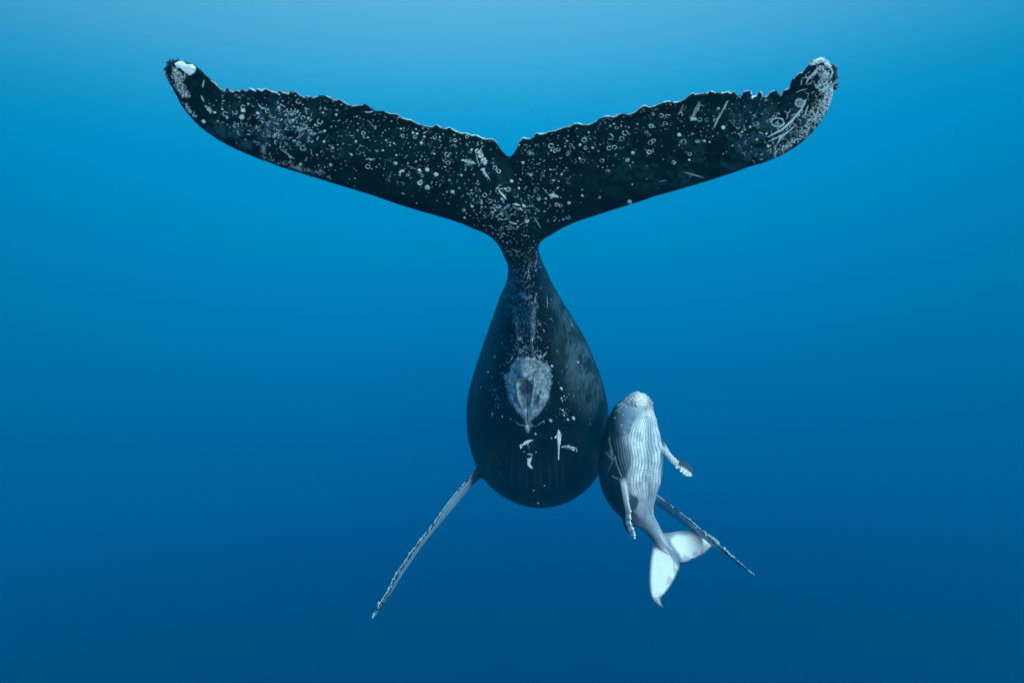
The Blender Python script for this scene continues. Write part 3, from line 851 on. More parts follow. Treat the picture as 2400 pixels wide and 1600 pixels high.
# right flank: pale streaky mottling, with the broad grey sheen painted in
fx = noise(px / 2.2, py / 9, seed=41, octaves=3); fy = noise(px / 20, py / 34, seed=42, octaves=3)
edge = sstep(-.18, .52, (px - np.interp(py, [560, 640, 760, 850, 950, 1000, 1050], [1225, 1250, 1290, 1300, 1330, 1370, 1420])) / 90)
m_fl = np.clip(edge * (.12 + .88 * sstep(.34, .68, .5 * fx + .5 * fy)) * sstep(1040, 860, py), 0, 1) * wb * ~isflip
edl = sstep(1.0, .2, (px - np.interp(py, [640, 760, 850, 950, 1050], [1180, 1140, 1115, 1090, 1110])) / 60)  # left flank: haze and top glow near the outline, painted into the skin
m_fl = np.maximum(m_fl, .42 * edl * (.3 + .7 * sstep(.36, .66, fx)) * sstep(1000, 800, py) * wb * ~isflip)
pn = noise(px / 6, py / 6, seed=44, octaves=4)
c = DARK[None] * (.7 + .6 * noise(px / 5, py / 5, yy, seed=45, octaves=3))[:, None] + np.zeros((len(co), 3))
c = c + (SMUD - DARK)[None] * m_s[:, None]
c = c * (1 - m_fl[:, None]) + np.array([.080, .145, .165]) * m_fl[:, None]
m_p = np.minimum(m_p, 1.5)
c = c * (1 - np.minimum(m_p, 1)[:, None]) + (np.array([.44, .63, .70]) * (.20 + 1.5 * pn[:, None])) * m_p[:, None]
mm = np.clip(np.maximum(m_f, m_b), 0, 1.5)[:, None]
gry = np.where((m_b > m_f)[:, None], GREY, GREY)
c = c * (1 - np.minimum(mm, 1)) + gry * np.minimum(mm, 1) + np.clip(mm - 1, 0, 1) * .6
# flippers: dark leading strip with pale knobs, white underside
for keys, side in ((FL_L, 0), (FL_R, 1)):
    k = catmull(keys, 200)
    sel = isflip & (px < 1200 if side == 0 else px > 1200)
    q = np.where(sel)[0]
    mx, my = (k[:, 0] + k[:, 3]) / 2, (k[:, 1] + k[:, 4]) / 2
    dx = np.gradient(mx); dy = np.gradient(my); L = np.hypot(dx, dy); dx /= L; dy /= L
    idx = np.argmin((px[q][:, None] - mx[None]) ** 2 + (py[q][:, None] - my[None]) ** 2, axis=1)
    # signed distance across the flipper, + towards edge A
    ax_, ay_ = k[:, 0] - mx, k[:, 1] - my
    hw = np.hypot(ax_, ay_)
    off = ((px[q] - mx[idx]) * (-dy[idx]) + (py[q] - my[idx]) * dx[idx])
    sg = np.sign(ax_ * (-dy) + ay_ * dx)
    off = off * sg[idx]
    t = idx / 199.0
    strip = np.interp(t, [0, .2, .4, .55, .8, 1], [2.6, 2.8, 3.0, 6, 8, 8])
    rim = np.interp(t, [0, .2, .4, .5, 1], [0, 1.2, 1.4, 1.2, 1.2])
    edgeA = np.interp(t, np.linspace(0, 1, 200), np.hypot(ax_, ay_) * np.abs((ax_ * -dy + ay_ * dx) / np.maximum(hw, 1e-6)))
    dA = edgeA - off
    white = sstep(strip - .5, strip + .8, dA)
    knob = noise(px[q] / 2.2, py[q] / 2.2, seed=51, octaves=2) > .58
    nn = noise(px[q] / 6, py[q] / 14, seed=52, octaves=3)
    base = np.array([.27, .50, .64] if side == 0 else [.40, .62, .74]) * (.85 + .3 * nn[:, None]) * white[:, None] + (1 - white[:, None]) * np.where((knob & (t > .45))[:, None], np.array([.36, .54, .62]), np.array([.02, .045, .06]))
    lightrim = (dA < rim) & (nn > .36) & (t > .16)
    base = np.where(lightrim[:, None], np.array([.34, .52, .60]), base)
    root = sstep(1098, 1110, px[q]) if side == 0 else sstep(1440, 1425, px[q])
    root = np.clip(root + .5 * (noise(px[q] / 5, py[q] / 5, seed=53, octaves=2) - .5) * (root > 0.02) * (root < .98), 0, 1)
    base = base * (1 - root[:, None]) + np.array([.02, .03, .035]) * root[:, None]
    back = sstep(.1, -.1, front[q])[:, None]
    c[q] = base * (1 - back) + np.array([.05, .06, .07]) * back

# ---- relief of the belly: mammary slits, mound, creases, ventral ridge
def gb(x, y, sx, sy): return np.exp(-((px - x) / sx) ** 2 - ((py - y) / sy) ** 2)
def gline(pts, wd):
    pts = np.array(pts, float); d = np.full(len(px), 1e9); q = np.where((np.abs(px - 1240) < 130) & (py > 640) & (yy > 5.2))[0]
    dd = d[q]
    for (x1, y1), (x2, y2) in zip(pts[:-1], pts[1:]):
        ddx, ddy = x2 - x1, y2 - y1
        t = np.clip(((px[q] - x1) * ddx + (py[q] - y1) * ddy) / (ddx * ddx + ddy * ddy), 0, 1)
        dd = np.minimum(dd, np.hypot(px[q] - x1 - t * ddx, py[q] - y1 - t * ddy))
    d[q] = dd
    return np.exp(-(d / wd) ** 2)


h = .055 * gb(1231, 868, 15, 15) - .028 * gline([Z6(610, 270), Z6(640, 310), Z6(690, 325), Z6(740, 305), Z6(765, 270)], 2.6)
h += -.014 * gline([Z6(690, 340), Z6(690, 700), Z6(703, 760)], 1.8)
h += .030 * gb(*Z6(595, 470), 12, 22) + .030 * gb(*Z6(790, 470), 12, 22)
h += -.040 * gline([Z6(575, 450), Z6(600, 540), Z6(625, 550)], 2.6) - .040 * gline([Z6(800, 430), Z6(770, 520), Z6(735, 550)], 2.6)
h += .02 * gline([Z6(600, 330), Z6(645, 560)], 3.0) + .02 * gline([Z6(755, 330), Z6(725, 550)], 3.0)
h += -.030 * gline([Z5(630, 1000), Z5(680, 1040), Z5(750, 1078), Z5(810, 1090), Z5(880, 1070), Z5(950, 1020), Z5(1020, 975)], 2.4)
h += -.030 * gline([Z6(500, 100), Z6(560, 140), Z6(640, 150), Z6(690, 140), Z6(760, 150), Z6(880, 100)], 2.6)
h += .018 * gline([Z5(870, 740), Z5(870, 1000), Z5(890, 1240)], 8) + .016 * gline([Z5(700, 800), Z5(735, 1000), Z5(760, 1230)], 5)
h += -.02 * gline([Z6(560, 690), Z6(690, 745), Z6(850, 700)], 2.4)
h = 1.35 * h * wb
# ventral pleats low on the chest
plw = sstep(1040, 1080, py) * wb * ~isflip
h += -.006 * plw * (0.5 + .5 * np.cos((px - 1262 + 5 * noise(px / 30, py / 60, seed=63)) * 2 * math.pi / 17.0)) ** 4 * noise(px / 20, py / 40, seed=64)
h += .022 * (noise(co[:, 0] * 1.6, co[:, 1] * 1.0, co[:, 2] * 1.6, seed=66, octaves=3) - .5) * sstep(5.3, 7, yy) * ~isflip
h += .006 * (noise(co[:, 0] * 5, co[:, 1] * 3, co[:, 2] * 5, seed=61, octaves=3) - .5) * sstep(5.0, 6.5, yy)
# raised barnacle scars on the flukes
h += .004 * m_f
co = co + nor * h[:, None]

whale_mat = skin_mat("dark_whale_skin", rough=.46, spec=.12, bump=.25, scale=45, var=.22)
whale = bpy.data.objects.new("humpback_whale", None); col.objects.link(whale); whale.location = P(1224, 560, 5.1)
whale.empty_display_size = .3
bpy.context.view_layer.update()
make_obj("body", co, quads, whale_mat, c, origin=P(1224, 560, 5.1), parent=whale)
tag(whale, "huge dark adult humpback whale swimming away, spotted tail flukes spread towards the viewer", "whale")
W_CO, W_PX, W_PY = co, px, py


def surface_depth(x, y, lo=6.0):
    d2 = (W_PX - x) ** 2 + (W_PY - y) ** 2
    q = np.where((d2 < 9) & (W_CO[:, 1] > lo))[0]
    return W_CO[q, 1].min()


# goose barnacles in tufts on the fluke tips
def tuft(name, spots, label):
    s = Shell()
    for x, y, ax, ay, L, w in spots:
        b, _ = fluke_plane(x, y); e, _ = fluke_plane(x + ax * L, y + ay * L)
        n = np.array([ay, 0, ax]) * 0 + np.cross(e - b, [0, 1, 0]); n /= np.linalg.norm(n)
        u = np.cross(n, e - b); u /= np.linalg.norm(u)
        rings = []
        for t, r in [(0, .9), (.25, 1.0), (.5, .85), (.72, .55), (.9, .25), (1, .05)]:
            cc = b * (1 - t) + e * t + np.array([0, 0, .006 * math.sin(t * 5 + x)])
            a = np.linspace(0, 2 * math.pi, 8, endpoint=False)
            rings.append(cc + (np.cos(a)[:, None] * n * r * w + np.sin(a)[:, None] * u * r * w * .8))
        s.loft(rings)
    v, f = s.arrays()
    me = to_mesh(name, v - np.array(whale.location), f)
    for p in me.polygons: p.use_smooth = True
    at = me.color_attributes.new("skin", 'FLOAT_COLOR', 'POINT')
    cc = np.ones((len(v), 4), np.float32)
    nz = noise(v[:, 0] * 40, v[:, 1] * 40, v[:, 2] * 40, seed=5, octaves=2)
    cc[:, :3] = np.array([.025, .035, .045]) + np.array([.22, .25, .28]) * sstep(.55, .75, nz)[:, None]
    at.data.foreach_set("color", cc.ravel())
    me.materials.append(whale_mat)
    o = bpy.data.objects.new(name, me); col.objects.link(o); o.parent = whale
    tag(o, label)
    return o


sp = []
for y in np.linspace(150, 203, 24):
    ex = np.interp(y, [150, 158, 165, 180, 190, 200, 205], [396, 392, 391, 393, 397, 402, 404])
    a = R(rng.uniform(148, 200))
    sp.append((ex + 4, y, math.cos(a), -math.sin(a), rng.uniform(8, 14) * (1 if y < 180 else .75), rng.uniform(.005, .009)))
for x in np.linspace(396, 418, 7): sp.append((x, 149 - (x - 396) * .1, rng.uniform(-.7, .0), -1, rng.uniform(6, 11), .006))
tuft("barnacle_cluster", sp, "ragged tuft of dark barnacles on the left fluke tip")
sp = []
for y in np.linspace(152, 206, 40):
    ex = np.interp(y, [145, 157, 170, 184, 198, 212], [1943, 1952, 1955, 1956, 1954, 1952])
    a = R(rng.uniform(-10, 62))
    sp.append((ex - 5, y + 4, math.cos(a), -math.sin(a), rng.uniform(11, 19), rng.uniform(.006, .012)))
tuft("barnacle_cluster", sp, "thick tuft of dark barnacles on the right fluke tip")

# ================================================================== CALF
cs = Shell()
CAL = [(919.5, 1493, 1503, 9.72), (922, 1485, 1510, 9.72), (927, 1476, 1517, 9.73), (936, 1465, 1526, 9.75), (948, 1454, 1532, 9.80), (970, 1435, 1538, 9.86), (1000, 1420, 1544, 9.93), (1035, 1410, 1550, 10.02),
       (1072, 1404, 1554, 10.13), (1105, 1403, 1551, 10.27), (1132, 1409, 1545, 10.43), (1158, 1423, 1539, 10.62), (1180, 1441, 1534, 10.82), (1198, 1462, 1531, 11.02), (1214, 1486, 1534, 11.25),
       (1235, 1509, 1545, 11.6), (1256, 1526, 1556, 11.95), (1276, 1544, 1569, 12.2), (1296, 1566, 1582, 12.35), (1310, 1583, 1590, 12.4)]
keys = []
for y, l, r, d in CAL:
    hw = (r - l) / 2
    keys.append(((l + r) / 2, y, d, hw, hw * (np.interp(y, [918, 948, 970, 1000, 1040], [.55, .60, .70, .82, .92]) if y < 1190 else (1.15 if y < 1260 else .55))))


def vtube(shell, keys, n, m):
    """body loft for an animal whose axis lies mostly across the view"""
    k = catmull(keys, n)
    cen = np.array([P(*r[:3]) for r in k])
    tan = np.gradient(cen, axis=0); tan /= np.linalg.norm(tan, axis=1)[:, None]
    ang = np.linspace(0, 2 * math.pi, m, endpoint=False)
    rings = []
    for i in range(n):
        T = tan[i]
        side = np.cross(T, [0, 1.0, 0]); side /= np.linalg.norm(side)
        if side[0] < 0: side = -side
        # keep rings level near the head, square to the axis by the tail
        up = np.cross(side, T); up /= np.linalg.norm(up)
        a = max(k[i, 3], .4) * k[i, 2] / F; b = max(k[i, 4], .4) * k[i, 2] / F
        rings.append(cen[i] + np.cos(ang)[:, None] * a * side + np.sin(ang)[:, None] * b * up)
    shell.loft(rings)


vtube(cs, keys, 110, 72)


def calf_plane(px_, py_):
    d = 12.42 + .0008 * (py_ - 1300) + .0006 * (px_ - 1590)
    return P(px_, py_, d), np.array([0, -1.0, 0])


cT_l = [(1591, 1315), (1594, 1323), (1592, 1333), (1588, 1341), (1584.5, 1350), (1581, 1357.5), (1576, 1366), (1571.5, 1373.5), (1565, 1382), (1558, 1390.5), (1552, 1397), (1548.5, 1401.5), (1549, 1407), (1551, 1413), (1553, 1419), (1555, 1424)]
cL_l = [(1544, 1246), (1535, 1250), (1531.5, 1258), (1530, 1269), (1528, 1280), (1526, 1292), (1523, 1314), (1521.5, 1330), (1520.6, 1346), (1520.5, 1357), (1521, 1368), (1522, 1379), (1524, 1389), (1529, 1403), (1538, 1412), (1547, 1419), (1555, 1424)]
cT_r = [(1591, 1315), (1595, 1318.5), (1603, 1317.6), (1612, 1315), (1621, 1311), (1631, 1307.5), (1639, 1303), (1647, 1299), (1654.5, 1293), (1662, 1286.5), (1668, 1281), (1676, 1277), (1683, 1275), (1689, 1273)]
cL_r = [(1544, 1246), (1551, 1247), (1560, 1248), (1570, 1246.5), (1580, 1245), (1594, 1243), (1608, 1242.3), (1622, 1242.5), (1638, 1243.5), (1650, 1246), (1663, 1251.5), (1675, 1259), (1683, 1266), (1689, 1273)]


def serr(pts, amp, step=3.2):
    pts = np.array(pts, float); seg = np.hypot(*np.diff(pts, axis=0).T); cum = np.concatenate([[0], np.cumsum(seg)])
    t = np.arange(0, cum[-1], step / 2); out = []
    for i, q in enumerate(t):
        x = np.interp(q, cum, pts[:, 0]); y = np.interp(q, cum, pts[:, 1])
        x2 = np.interp(q + 1, cum, pts[:, 0]); y2 = np.interp(q + 1, cum, pts[:, 1])
        n = np.array([-(y2 - y), x2 - x]); n /= max(np.hypot(*n), 1e-6)
        a = amp * (.5 + rng.random()) * (1 if i % 2 else -1) * sstep(0, 12, q) * sstep(0, 8, cum[-1] - q)
        out.append((x + n[0] * a, y + n[1] * a))
    out.append(tuple(pts[-1]))
    return out


def arcparam(pts):
    pts = np.array(pts, float); c_ = np.concatenate([[0], np.cumsum(np.hypot(*np.diff(pts, axis=0).T))])
    return np.column_stack([c_ / c_[-1], pts])


cth = lambda s, v: max(np.interp(s, [0, .2, .6, 1], [.18, .13, .08, .025]) * min(1, 3.2 * math.sqrt(v) * (1 - v) ** .9 + .0), .020)
fluke_lobe(cs, arcparam(serr(cT_l, .55)), arcparam(cL_l), calf_plane, cth, n=140, m=14)
fluke_lobe(cs, arcparam(serr(cT_r, .55)), arcparam(cL_r), calf_plane, cth, n=140, m=14)
# calf flippers
CF_R = [(1538, 1024, 10.1, 1538, 1060, 10.05, .20), (1551, 1031, 10.0, 1551, 1060, 9.92, .15), (1564, 1050, 9.85, 1562, 1071, 9.78, .12), (1576, 1065, 9.74, 1574, 1086, 9.68, .10), (1590, 1079, 9.68, 1587, 1096, 9.58, .085),
        (1603, 1080, 9.66, 1596, 1104, 9.5, .07), (1614, 1085, 9.64, 1604, 1110, 9.46, .055), (1621, 1094, 9.60, 1612, 1113.5, 9.44, .045), (1624, 1105, 9.56, 1620, 1112.5, 9.44, .03)]
CF_L = [(1424, 1112, 10.15, 1452, 1112, 9.92, .16), (1431, 1126, 10.05, 1463, 1126, 9.76, .14), (1438, 1144, 10.0, 1467.5, 1144, 9.66, .12), (1447, 1170, 9.95, 1471.5, 1169, 9.60, .11), (1455, 1195, 9.92, 1476.5, 1191, 9.58, .10),
        (1460, 1210, 9.9, 1477.5, 1206, 9.58, .09), (1464, 1224, 9.88, 1477, 1222, 9.6, .08), (1469.5, 1238, 9.84, 1482, 1236, 9.62, .07), (1477, 1250, 9.8, 1486.5, 1250, 9.64, .05), (1484, 1261, 9.74, 1487, 1260.5, 9.68, .03)]
for kk in (CF_R, CF_L):
    A, B = blade(cs, kk, n=50, m=24)
    for t in (.5, .62, .72, .80, .87, .93, .98):
        cs.ball(B[int(t * 49)], .022)
for t in (.80, .86, .92):
    pass
# knobbly tubercles of the head
TUB = []
def tub(x, y, r, v=1.0): TUB.append((x, y, r, v))
for x, y in [(1492, 919), (1497, 918.5), (1486, 921), (1481, 923), (1476, 926), (1471.5, 930), (1467, 934), (1463, 939), (1458, 944), (1453, 947), (1448, 949), (1505, 919), (1510, 922), (1514, 926), (1518, 931), (1524, 937), (1529, 944)]:
    tub(x, y, .020)
for _ in range(60):
    x = rng.normal(1501, 13); y = rng.normal(938, 10)
    if 921 < y < 962 and 1470 < x < 1530: tub(x, y, rng.uniform(.010, .018), rng.uniform(.7, 1))
for x, y in [(1466.5, 952), (1459.5, 972), (1456, 996), (1462, 1013), (1450, 965), (1441, 979), (1474, 943), (1514, 950), (1520, 953), (1484, 945)]: tub(x, y, .018)

cco, cq = fuse(cs, 0.0075)
cco = smooth(cco, cq, 2)
cpx, cpy = to_px(cco)
wj = np.exp(-(((cpx - 1550) / 22) ** 2 + ((cpy - 1255) / 22) ** 2)) + np.exp(-(((cpx - 1551) / 10) ** 2 + ((cpy - 1046) / 18) ** 2)) + np.exp(-(((cpx - 1445) / 18) ** 2 + ((cpy - 1122) / 12) ** 2))
cco = smooth(cco, cq, 40, w=np.clip(wj, 0, 1))
cnor = vnormals(cco, cq)
cm = (cpy > 990) & (cpy < 1150) & (cpx > 1420) & (cpx < 1540)
if (cnor[cm] * (cco[cm] - P(1480, 1070, 10.1))).sum(1).mean() < 0:
    cnor = -cnor; cq = cq[:, ::-1]
cpx, cpy = to_px(cco); cyy = cco[:, 1]
cfront = (cnor * -cco).sum(1) / np.linalg.norm(cco, axis=1)
zf = cfront > -.05
depth_off = cyy - np.interp(cpy, [r[0] for r in CAL], [r[3] for r in CAL])
cl = np.interp(cpy, [r[0] for r in CAL], [r[1] for r in CAL]); crr = np.interp(cpy, [r[0] for r in CAL], [r[2] for r in CAL])


# classification of parts by nearest blade
def near_blade(kk, pad):
    k = catmull(kk, 80); mx, my = (k[:, 0] + k[:, 3]) / 2, (k[:, 1] + k[:, 4]) / 2; md = (k[:, 2] + k[:, 5]) / 2
    hw = np.hypot(k[:, 0] - k[:, 3], k[:, 1] - k[:, 4]) / 2
    q = np.where((cpx > mx.min() - 20) & (cpx < mx.max() + 20) & (cpy > my.min() - 20) & (cpy < my.max() + 30))[0]
    dd = (cpx[q][:, None] - mx) ** 2 + (cpy[q][:, None] - my) ** 2
    i = np.argmin(dd, 1); d = np.sqrt(dd[np.arange(len(q)), i])
    dx, dy = np.gradient(mx), np.gradient(my); L = np.hypot(dx, dy)
    off = ((cpx[q] - mx[i]) * -dy[i] + (cpy[q] - my[i]) * dx[i]) / L[i]
    sg = np.sign((k[:, 3] - mx) * -dy + (k[:, 4] - my) * dx)[i]
    ok = (d < hw[i] + pad)
    return q, i / 79.0, off * sg, ok, md[i], hw[i]


groove = np.zeros(len(cco)); belly = np.zeros(len(cco)); 
pxl = np.interp(cpy, [955, 970, 985, 1000, 1015, 1035, 1050, 1065, 1080, 1100, 1120, 1140, 1165, 1185], [1508, 1499, 1488, 1478, 1470, 1464, 1466, 1471, 1476, 1474, 1470, 1466, 1480, 1492])
pxr = np.interp(cpy, [955, 1000, 1050, 1090, 1130, 1165, 1185], [1540, 1551, 1561, 1564, 1557, 1546, 1538])
w = (cpx - pxl) / np.maximum(pxr - pxl, 5)
inp = sstep(-.03, .03, w) * sstep(948, 962, cpy) * sstep(1182, 1165, cpy)
ph = w * 12.5 + .35 * np.sin(cpy / 17.0) + 1.3 * noise(cpx / 30, cpy / 40, seed=71, octaves=2)
gv = (0.5 + .5 * np.cos(ph * 2 * math.pi)) ** 5.0
groove = gv * inp
# extra pleats on the dark side of the throat
w2 = (cpx - np.interp(cpy, [1000, 1040, 1080, 1120], [1436, 1439, 1448, 1456])) / 20
in2 = sstep(0, .15, w2) * sstep(1.35, 1.1, w2) * sstep(1015, 1035, cpy) * sstep(1120, 1095, cpy)
groove2 = (0.5 + .5 * np.cos((w2 * 3.2 + .2 * np.sin(cpy / 12)) * 2 * math.pi)) ** 3 * in2

n_a = noise(cpx / 9, cpy / 16, seed=72, octaves=4); n_b = noise(cpx / 4, cpy / 22, seed=73, octaves=3); n_c = noise(cpx / 2.5, cpy / 2.5, seed=74, octaves=3)
DK = np.array([.008, .020, .028]); MID = np.array([.15, .25, .35]); LT = np.array([.76, .89, .93])
cc = np.zeros((len(cco), 3)) + DK * (.7 + .6 * n_a[:, None])
# grey head and cheek
hb = sstep(-14, 26, cpx - np.interp(cpy, [915, 950, 975, 1000, 1030, 1060, 1100, 1140, 1170, 1200], [1440, 1446, 1449, 1450, 1456, 1464, 1472, 1468, 1470, 1488]))
cc = cc * (1 - hb[:, None]) + MID * (.65 + .7 * n_a[:, None]) * hb[:, None]
# pale belly between the pleat border and the right side
bw = np.clip(sstep(-.10, .22, w + .25 * (n_a - .5)) * sstep(948, 975, cpy) * sstep(1184, 1165, cpy), 0, 1)
band = np.exp(-((cpx - np.interp(cpy, [950, 1000, 1060, 1120, 1170], [1520, 1522, 1522, 1522, 1524])) / np.interp(cpy, [950, 1000, 1100, 1170], [8, 11, 12, 8])) ** 2)
n_d = noise(cpx / 14, cpy / 30, seed=77, octaves=4)
lt = bw * (1 - .72 * band * sstep(.15, .5, n_b + .25)) * (1 - .46 * sstep(.45, .70, n_a)) * (1 - .30 * sstep(.48, .65, n_d))
cc = cc * (1 - lt[:, None]) + LT * lt[:, None]
# dark wedge behind the elbow
wd = np.exp(-(((cpx - 1472) / 11) ** 2 + ((cpy - 1066) / 20) ** 2)); cc = cc * (1 - .75 * wd[:, None]) + MID * .6 * .75 * wd[:, None]
# rear belly, dark saddle spot and tail stock
rb = sstep(1160, 1178, cpy) * sstep(-4, 8, cpx - np.interp(cpy, [1160, 1190, 1210, 1260], [1462, 1480, 1494, 1530]))
cc = cc * (1 - rb[:, None]) + (np.array([.40, .52, .60]) * (.8 + .4 * n_a[:, None])) * rb[:, None]
sp_ = sstep(1.15, .75, np.hypot((cpx - 1483) / 15, (cpy - 1178) / 19) + .5 * (n_a - .5))
cc = cc * (1 - sp_[:, None]) + np.array([.06, .10, .14]) * sp_[:, None]
ts = sstep(1198, 1222, cpy) * sstep(8, -14, (cpx - np.interp(cpy, [1200, 1220, 1240, 1265], [1508, 1520, 1532, 1548]))) 
cc = cc * (1 - .8 * ts[:, None]) + np.array([.09, .14, .19]) * .8 * ts[:, None]
# grooves are dark lines between the pale pleats
groove = groove * (.70 + .5 * noise(cpx / 12, cpy / 25, seed=78, octaves=2))
cc = cc * (1 - .76 * groove[:, None]) + np.array([.06, .11, .16]) * .76 * groove[:, None]
cc = cc + np.array([.14, .17, .2]) * (groove2 * .8)[:, None]
# white chin
ch = np.exp(-(((cpx - 1504) / 15) ** 2 + ((cpy - 936) / 20) ** 2)) * 1.15 + .8 * np.exp(-(((cpx - 1522) / 7) ** 2 + ((cpy - 968) / 12) ** 2))
ch = np.clip(ch * (.6 + .9 * n_c), 0, 1)
cc = cc * (1 - ch[:, None]) + np.array([.80, .84, .80]) * (.85 + .25 * n_c[:, None]) * ch[:, None]
# eye-side scars and the pale creases by the flipper
def cline(pts, wd):
    pts = np.array(pts, float); q = np.where((cpx < 1640) & (cpy < 1330))[0]; dd = np.full(len(q), 1e9)
    for (x1, y1), (x2, y2) in zip(pts[:-1], pts[1:]):
        ddx, ddy = x2 - x1, y2 - y1
        t = np.clip(((cpx[q] - x1) * ddx + (cpy[q] - y1) * ddy) / (ddx * ddx + ddy * ddy), 0, 1)
        dd = np.minimum(dd, np.hypot(cpx[q] - x1 - t * ddx, cpy[q] - y1 - t * ddy))
    d = np.zeros(len(cpx)); d[q] = np.exp(-(dd / wd) ** 2); return d


def ZC(x, y): return (x / 4.127 + 1370, y / 4.127 + 890)
sc = np.maximum.reduce([cline([ZC(240, 560), ZC(245, 620), ZC(265, 680), ZC(270, 720)], 1.6), cline([ZC(295, 740), ZC(310, 810), ZC(345, 900), ZC(370, 950)], 1.3),
                        .8 * cline([ZC(270, 930), ZC(320, 955), ZC(370, 975)], 1.5), .8 * cline([ZC(210, 705), ZC(240, 740), ZC(280, 760)], 2.0), .6 * cline([ZC(290, 760), ZC(240, 850), ZC(230, 880)], 1.3), .6 * cline([ZC(255, 690), ZC(265, 760)], 4)])
cc = cc + np.array([.25, .31, .34]) * (sc * (.5 + .8 * n_c))[:, None]
blot = ((n_c > .56) * np.exp(-(((cpx - 1521) / 8) ** 2 + ((cpy - 1103) / 16) ** 2))); cc = cc + np.array([.45, .5, .5]) * blot[:, None]
mouth = cline([ZC(300, 300), ZC(345, 270), ZC(400, 225), ZC(470, 165)], 1.4) * (cpy < 970)
cc = cc + np.array([.2, .24, .27]) * mouth[:, None]
slit = cline([ZC(630, 1230), ZC(642, 1300)], 1.4); cc = cc * (1 - .6 * slit[:, None])
# everything that looks away from the belly is dark back
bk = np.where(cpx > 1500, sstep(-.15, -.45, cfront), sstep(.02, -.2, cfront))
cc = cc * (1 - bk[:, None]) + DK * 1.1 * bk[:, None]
# flukes
fl = (cpy > 1240) & ((cyy > 12.1) | (cpy > 1280))
def lobedist(pts):
    pts = np.array(pts); q = np.where(fl)[0]; dd = np.full(len(q), 1e9)
    for (x1, y1), (x2, y2) in zip(pts[:-1], pts[1:]):
        ddx, ddy = x2 - x1, y2 - y1
        t = np.clip(((cpx[q] - x1) * ddx + (cpy[q] - y1) * ddy) / (ddx * ddx + ddy * ddy + 1e-9), 0, 1)
        dd = np.minimum(dd, np.hypot(cpx[q] - x1 - t * ddx, cpy[q] - y1 - t * ddy))
    d = np.full(len(cpx), 99.); d[q] = dd; return d


dT = np.minimum(lobedist(cT_l), lobedist(cT_r)); dLl = lobedist(cL_l[2:]); dLr = lobedist(cL_r[2:])
# distance to the mid line of the flukes
mid = cline([(1540, 1240), (1560, 1275), (1591, 1315)], 1.0)
mx_ = np.abs((cpx - 1540) * (1315 - 1240) - (cpy - 1240) * (1591 - 1540)) / math.hypot(75, 51)
near_root = sstep(0, 1, (cpx - 1531) / 26 * .5 + (cpy - 1240) / 60 * .6 - .2)
whitef = sstep(2, 5, dT + (n_a - .5) * 5) * sstep(1, 9, dLl + (n_a - .5) * 6) * sstep(4, 18, dLr + (n_a - .5) * 6) * sstep(5, 14, mx_ + (n_a - .5) * 6) * sstep(34, 52, np.hypot(cpx - 1535, cpy - 1242))
whitef = whitef * (1 - .6 * sstep(.50, .62, n_a) * sstep(22, 8, dT))
fc = np.array([.22, .32, .40]) * (1 - whitef[:, None]) + np.array([.80, .94, .97]) * whitef[:, None]
fc = fc * (1 - .75 * (np.exp(-(dT / 2.8) ** 2) * sstep(.3, .5, n_c))[:, None])
fc = np.where((cpy > 1398)[:, None] & (cpx < 1560)[:, None], fc * .6 + .12 * n_c[:, None], fc)
bkf = sstep(.05, -.15, cfront)[:, None]
fc = fc * (1 - bkf) + DK * bkf
wfl = (fl * sstep(12.05, 12.25, cyy))[:, None]
cc = cc * (1 - wfl) + fc * wfl
ridge = cline([(1548, 1252), (1556, 1266), (1562, 1275), (1575, 1287)], 1.2); cc = cc + np.array([.4, .45, .45]) * (ridge * (cfront > 0))[:, None]
# flippers
q, t, off, ok, md, hw = near_blade(CF_R, 5)
ok = ok & (cpx[q] > np.interp(cpy[q], [1025, 1045, 1060, 1110], [1549, 1552, 1559, 1566]))
qq = q[ok]; tt = t[ok]; oo = off[ok] / hw[ok]
wt = sstep(-.55, .15, oo) if False else np.where(tt < .5, sstep(-1.1, -.6, oo), sstep(-.1, .35, oo))
bumps = .9 + .2 * np.cos(tt * 48) * (tt > .45)
cc[qq] = np.array([.05, .08, .11]) * (1 - wt[:, None]) + np.array([.74, .80, .82]) * wt[:, None] * bumps[:, None]
rootd = sstep(1566, 1555, cpx[qq] - .0) * sstep(1052, 1042, cpy[qq]); cc[qq] = cc[qq] * (1 - .85 * rootd[:, None]) + .05 * rootd[:, None]
q, t, off, ok, md, hw = near_blade(CF_L, 4)
ok = ok & (cyy[q] < md + .38) & (cyy[q] < 10.02) & (t > .10)
qq = q[ok]; tt = t[ok]; dB = hw[ok] - off[ok]
wt = sstep(13, 8.5, dB) * sstep(.08, .2, tt)
bumps = .85 + .28 * np.cos(tt * 55) * (tt > .5)
cc[qq] = DK * (1 - wt[:, None]) + np.array([.70, .77, .80]) * wt[:, None] * bumps[:, None]
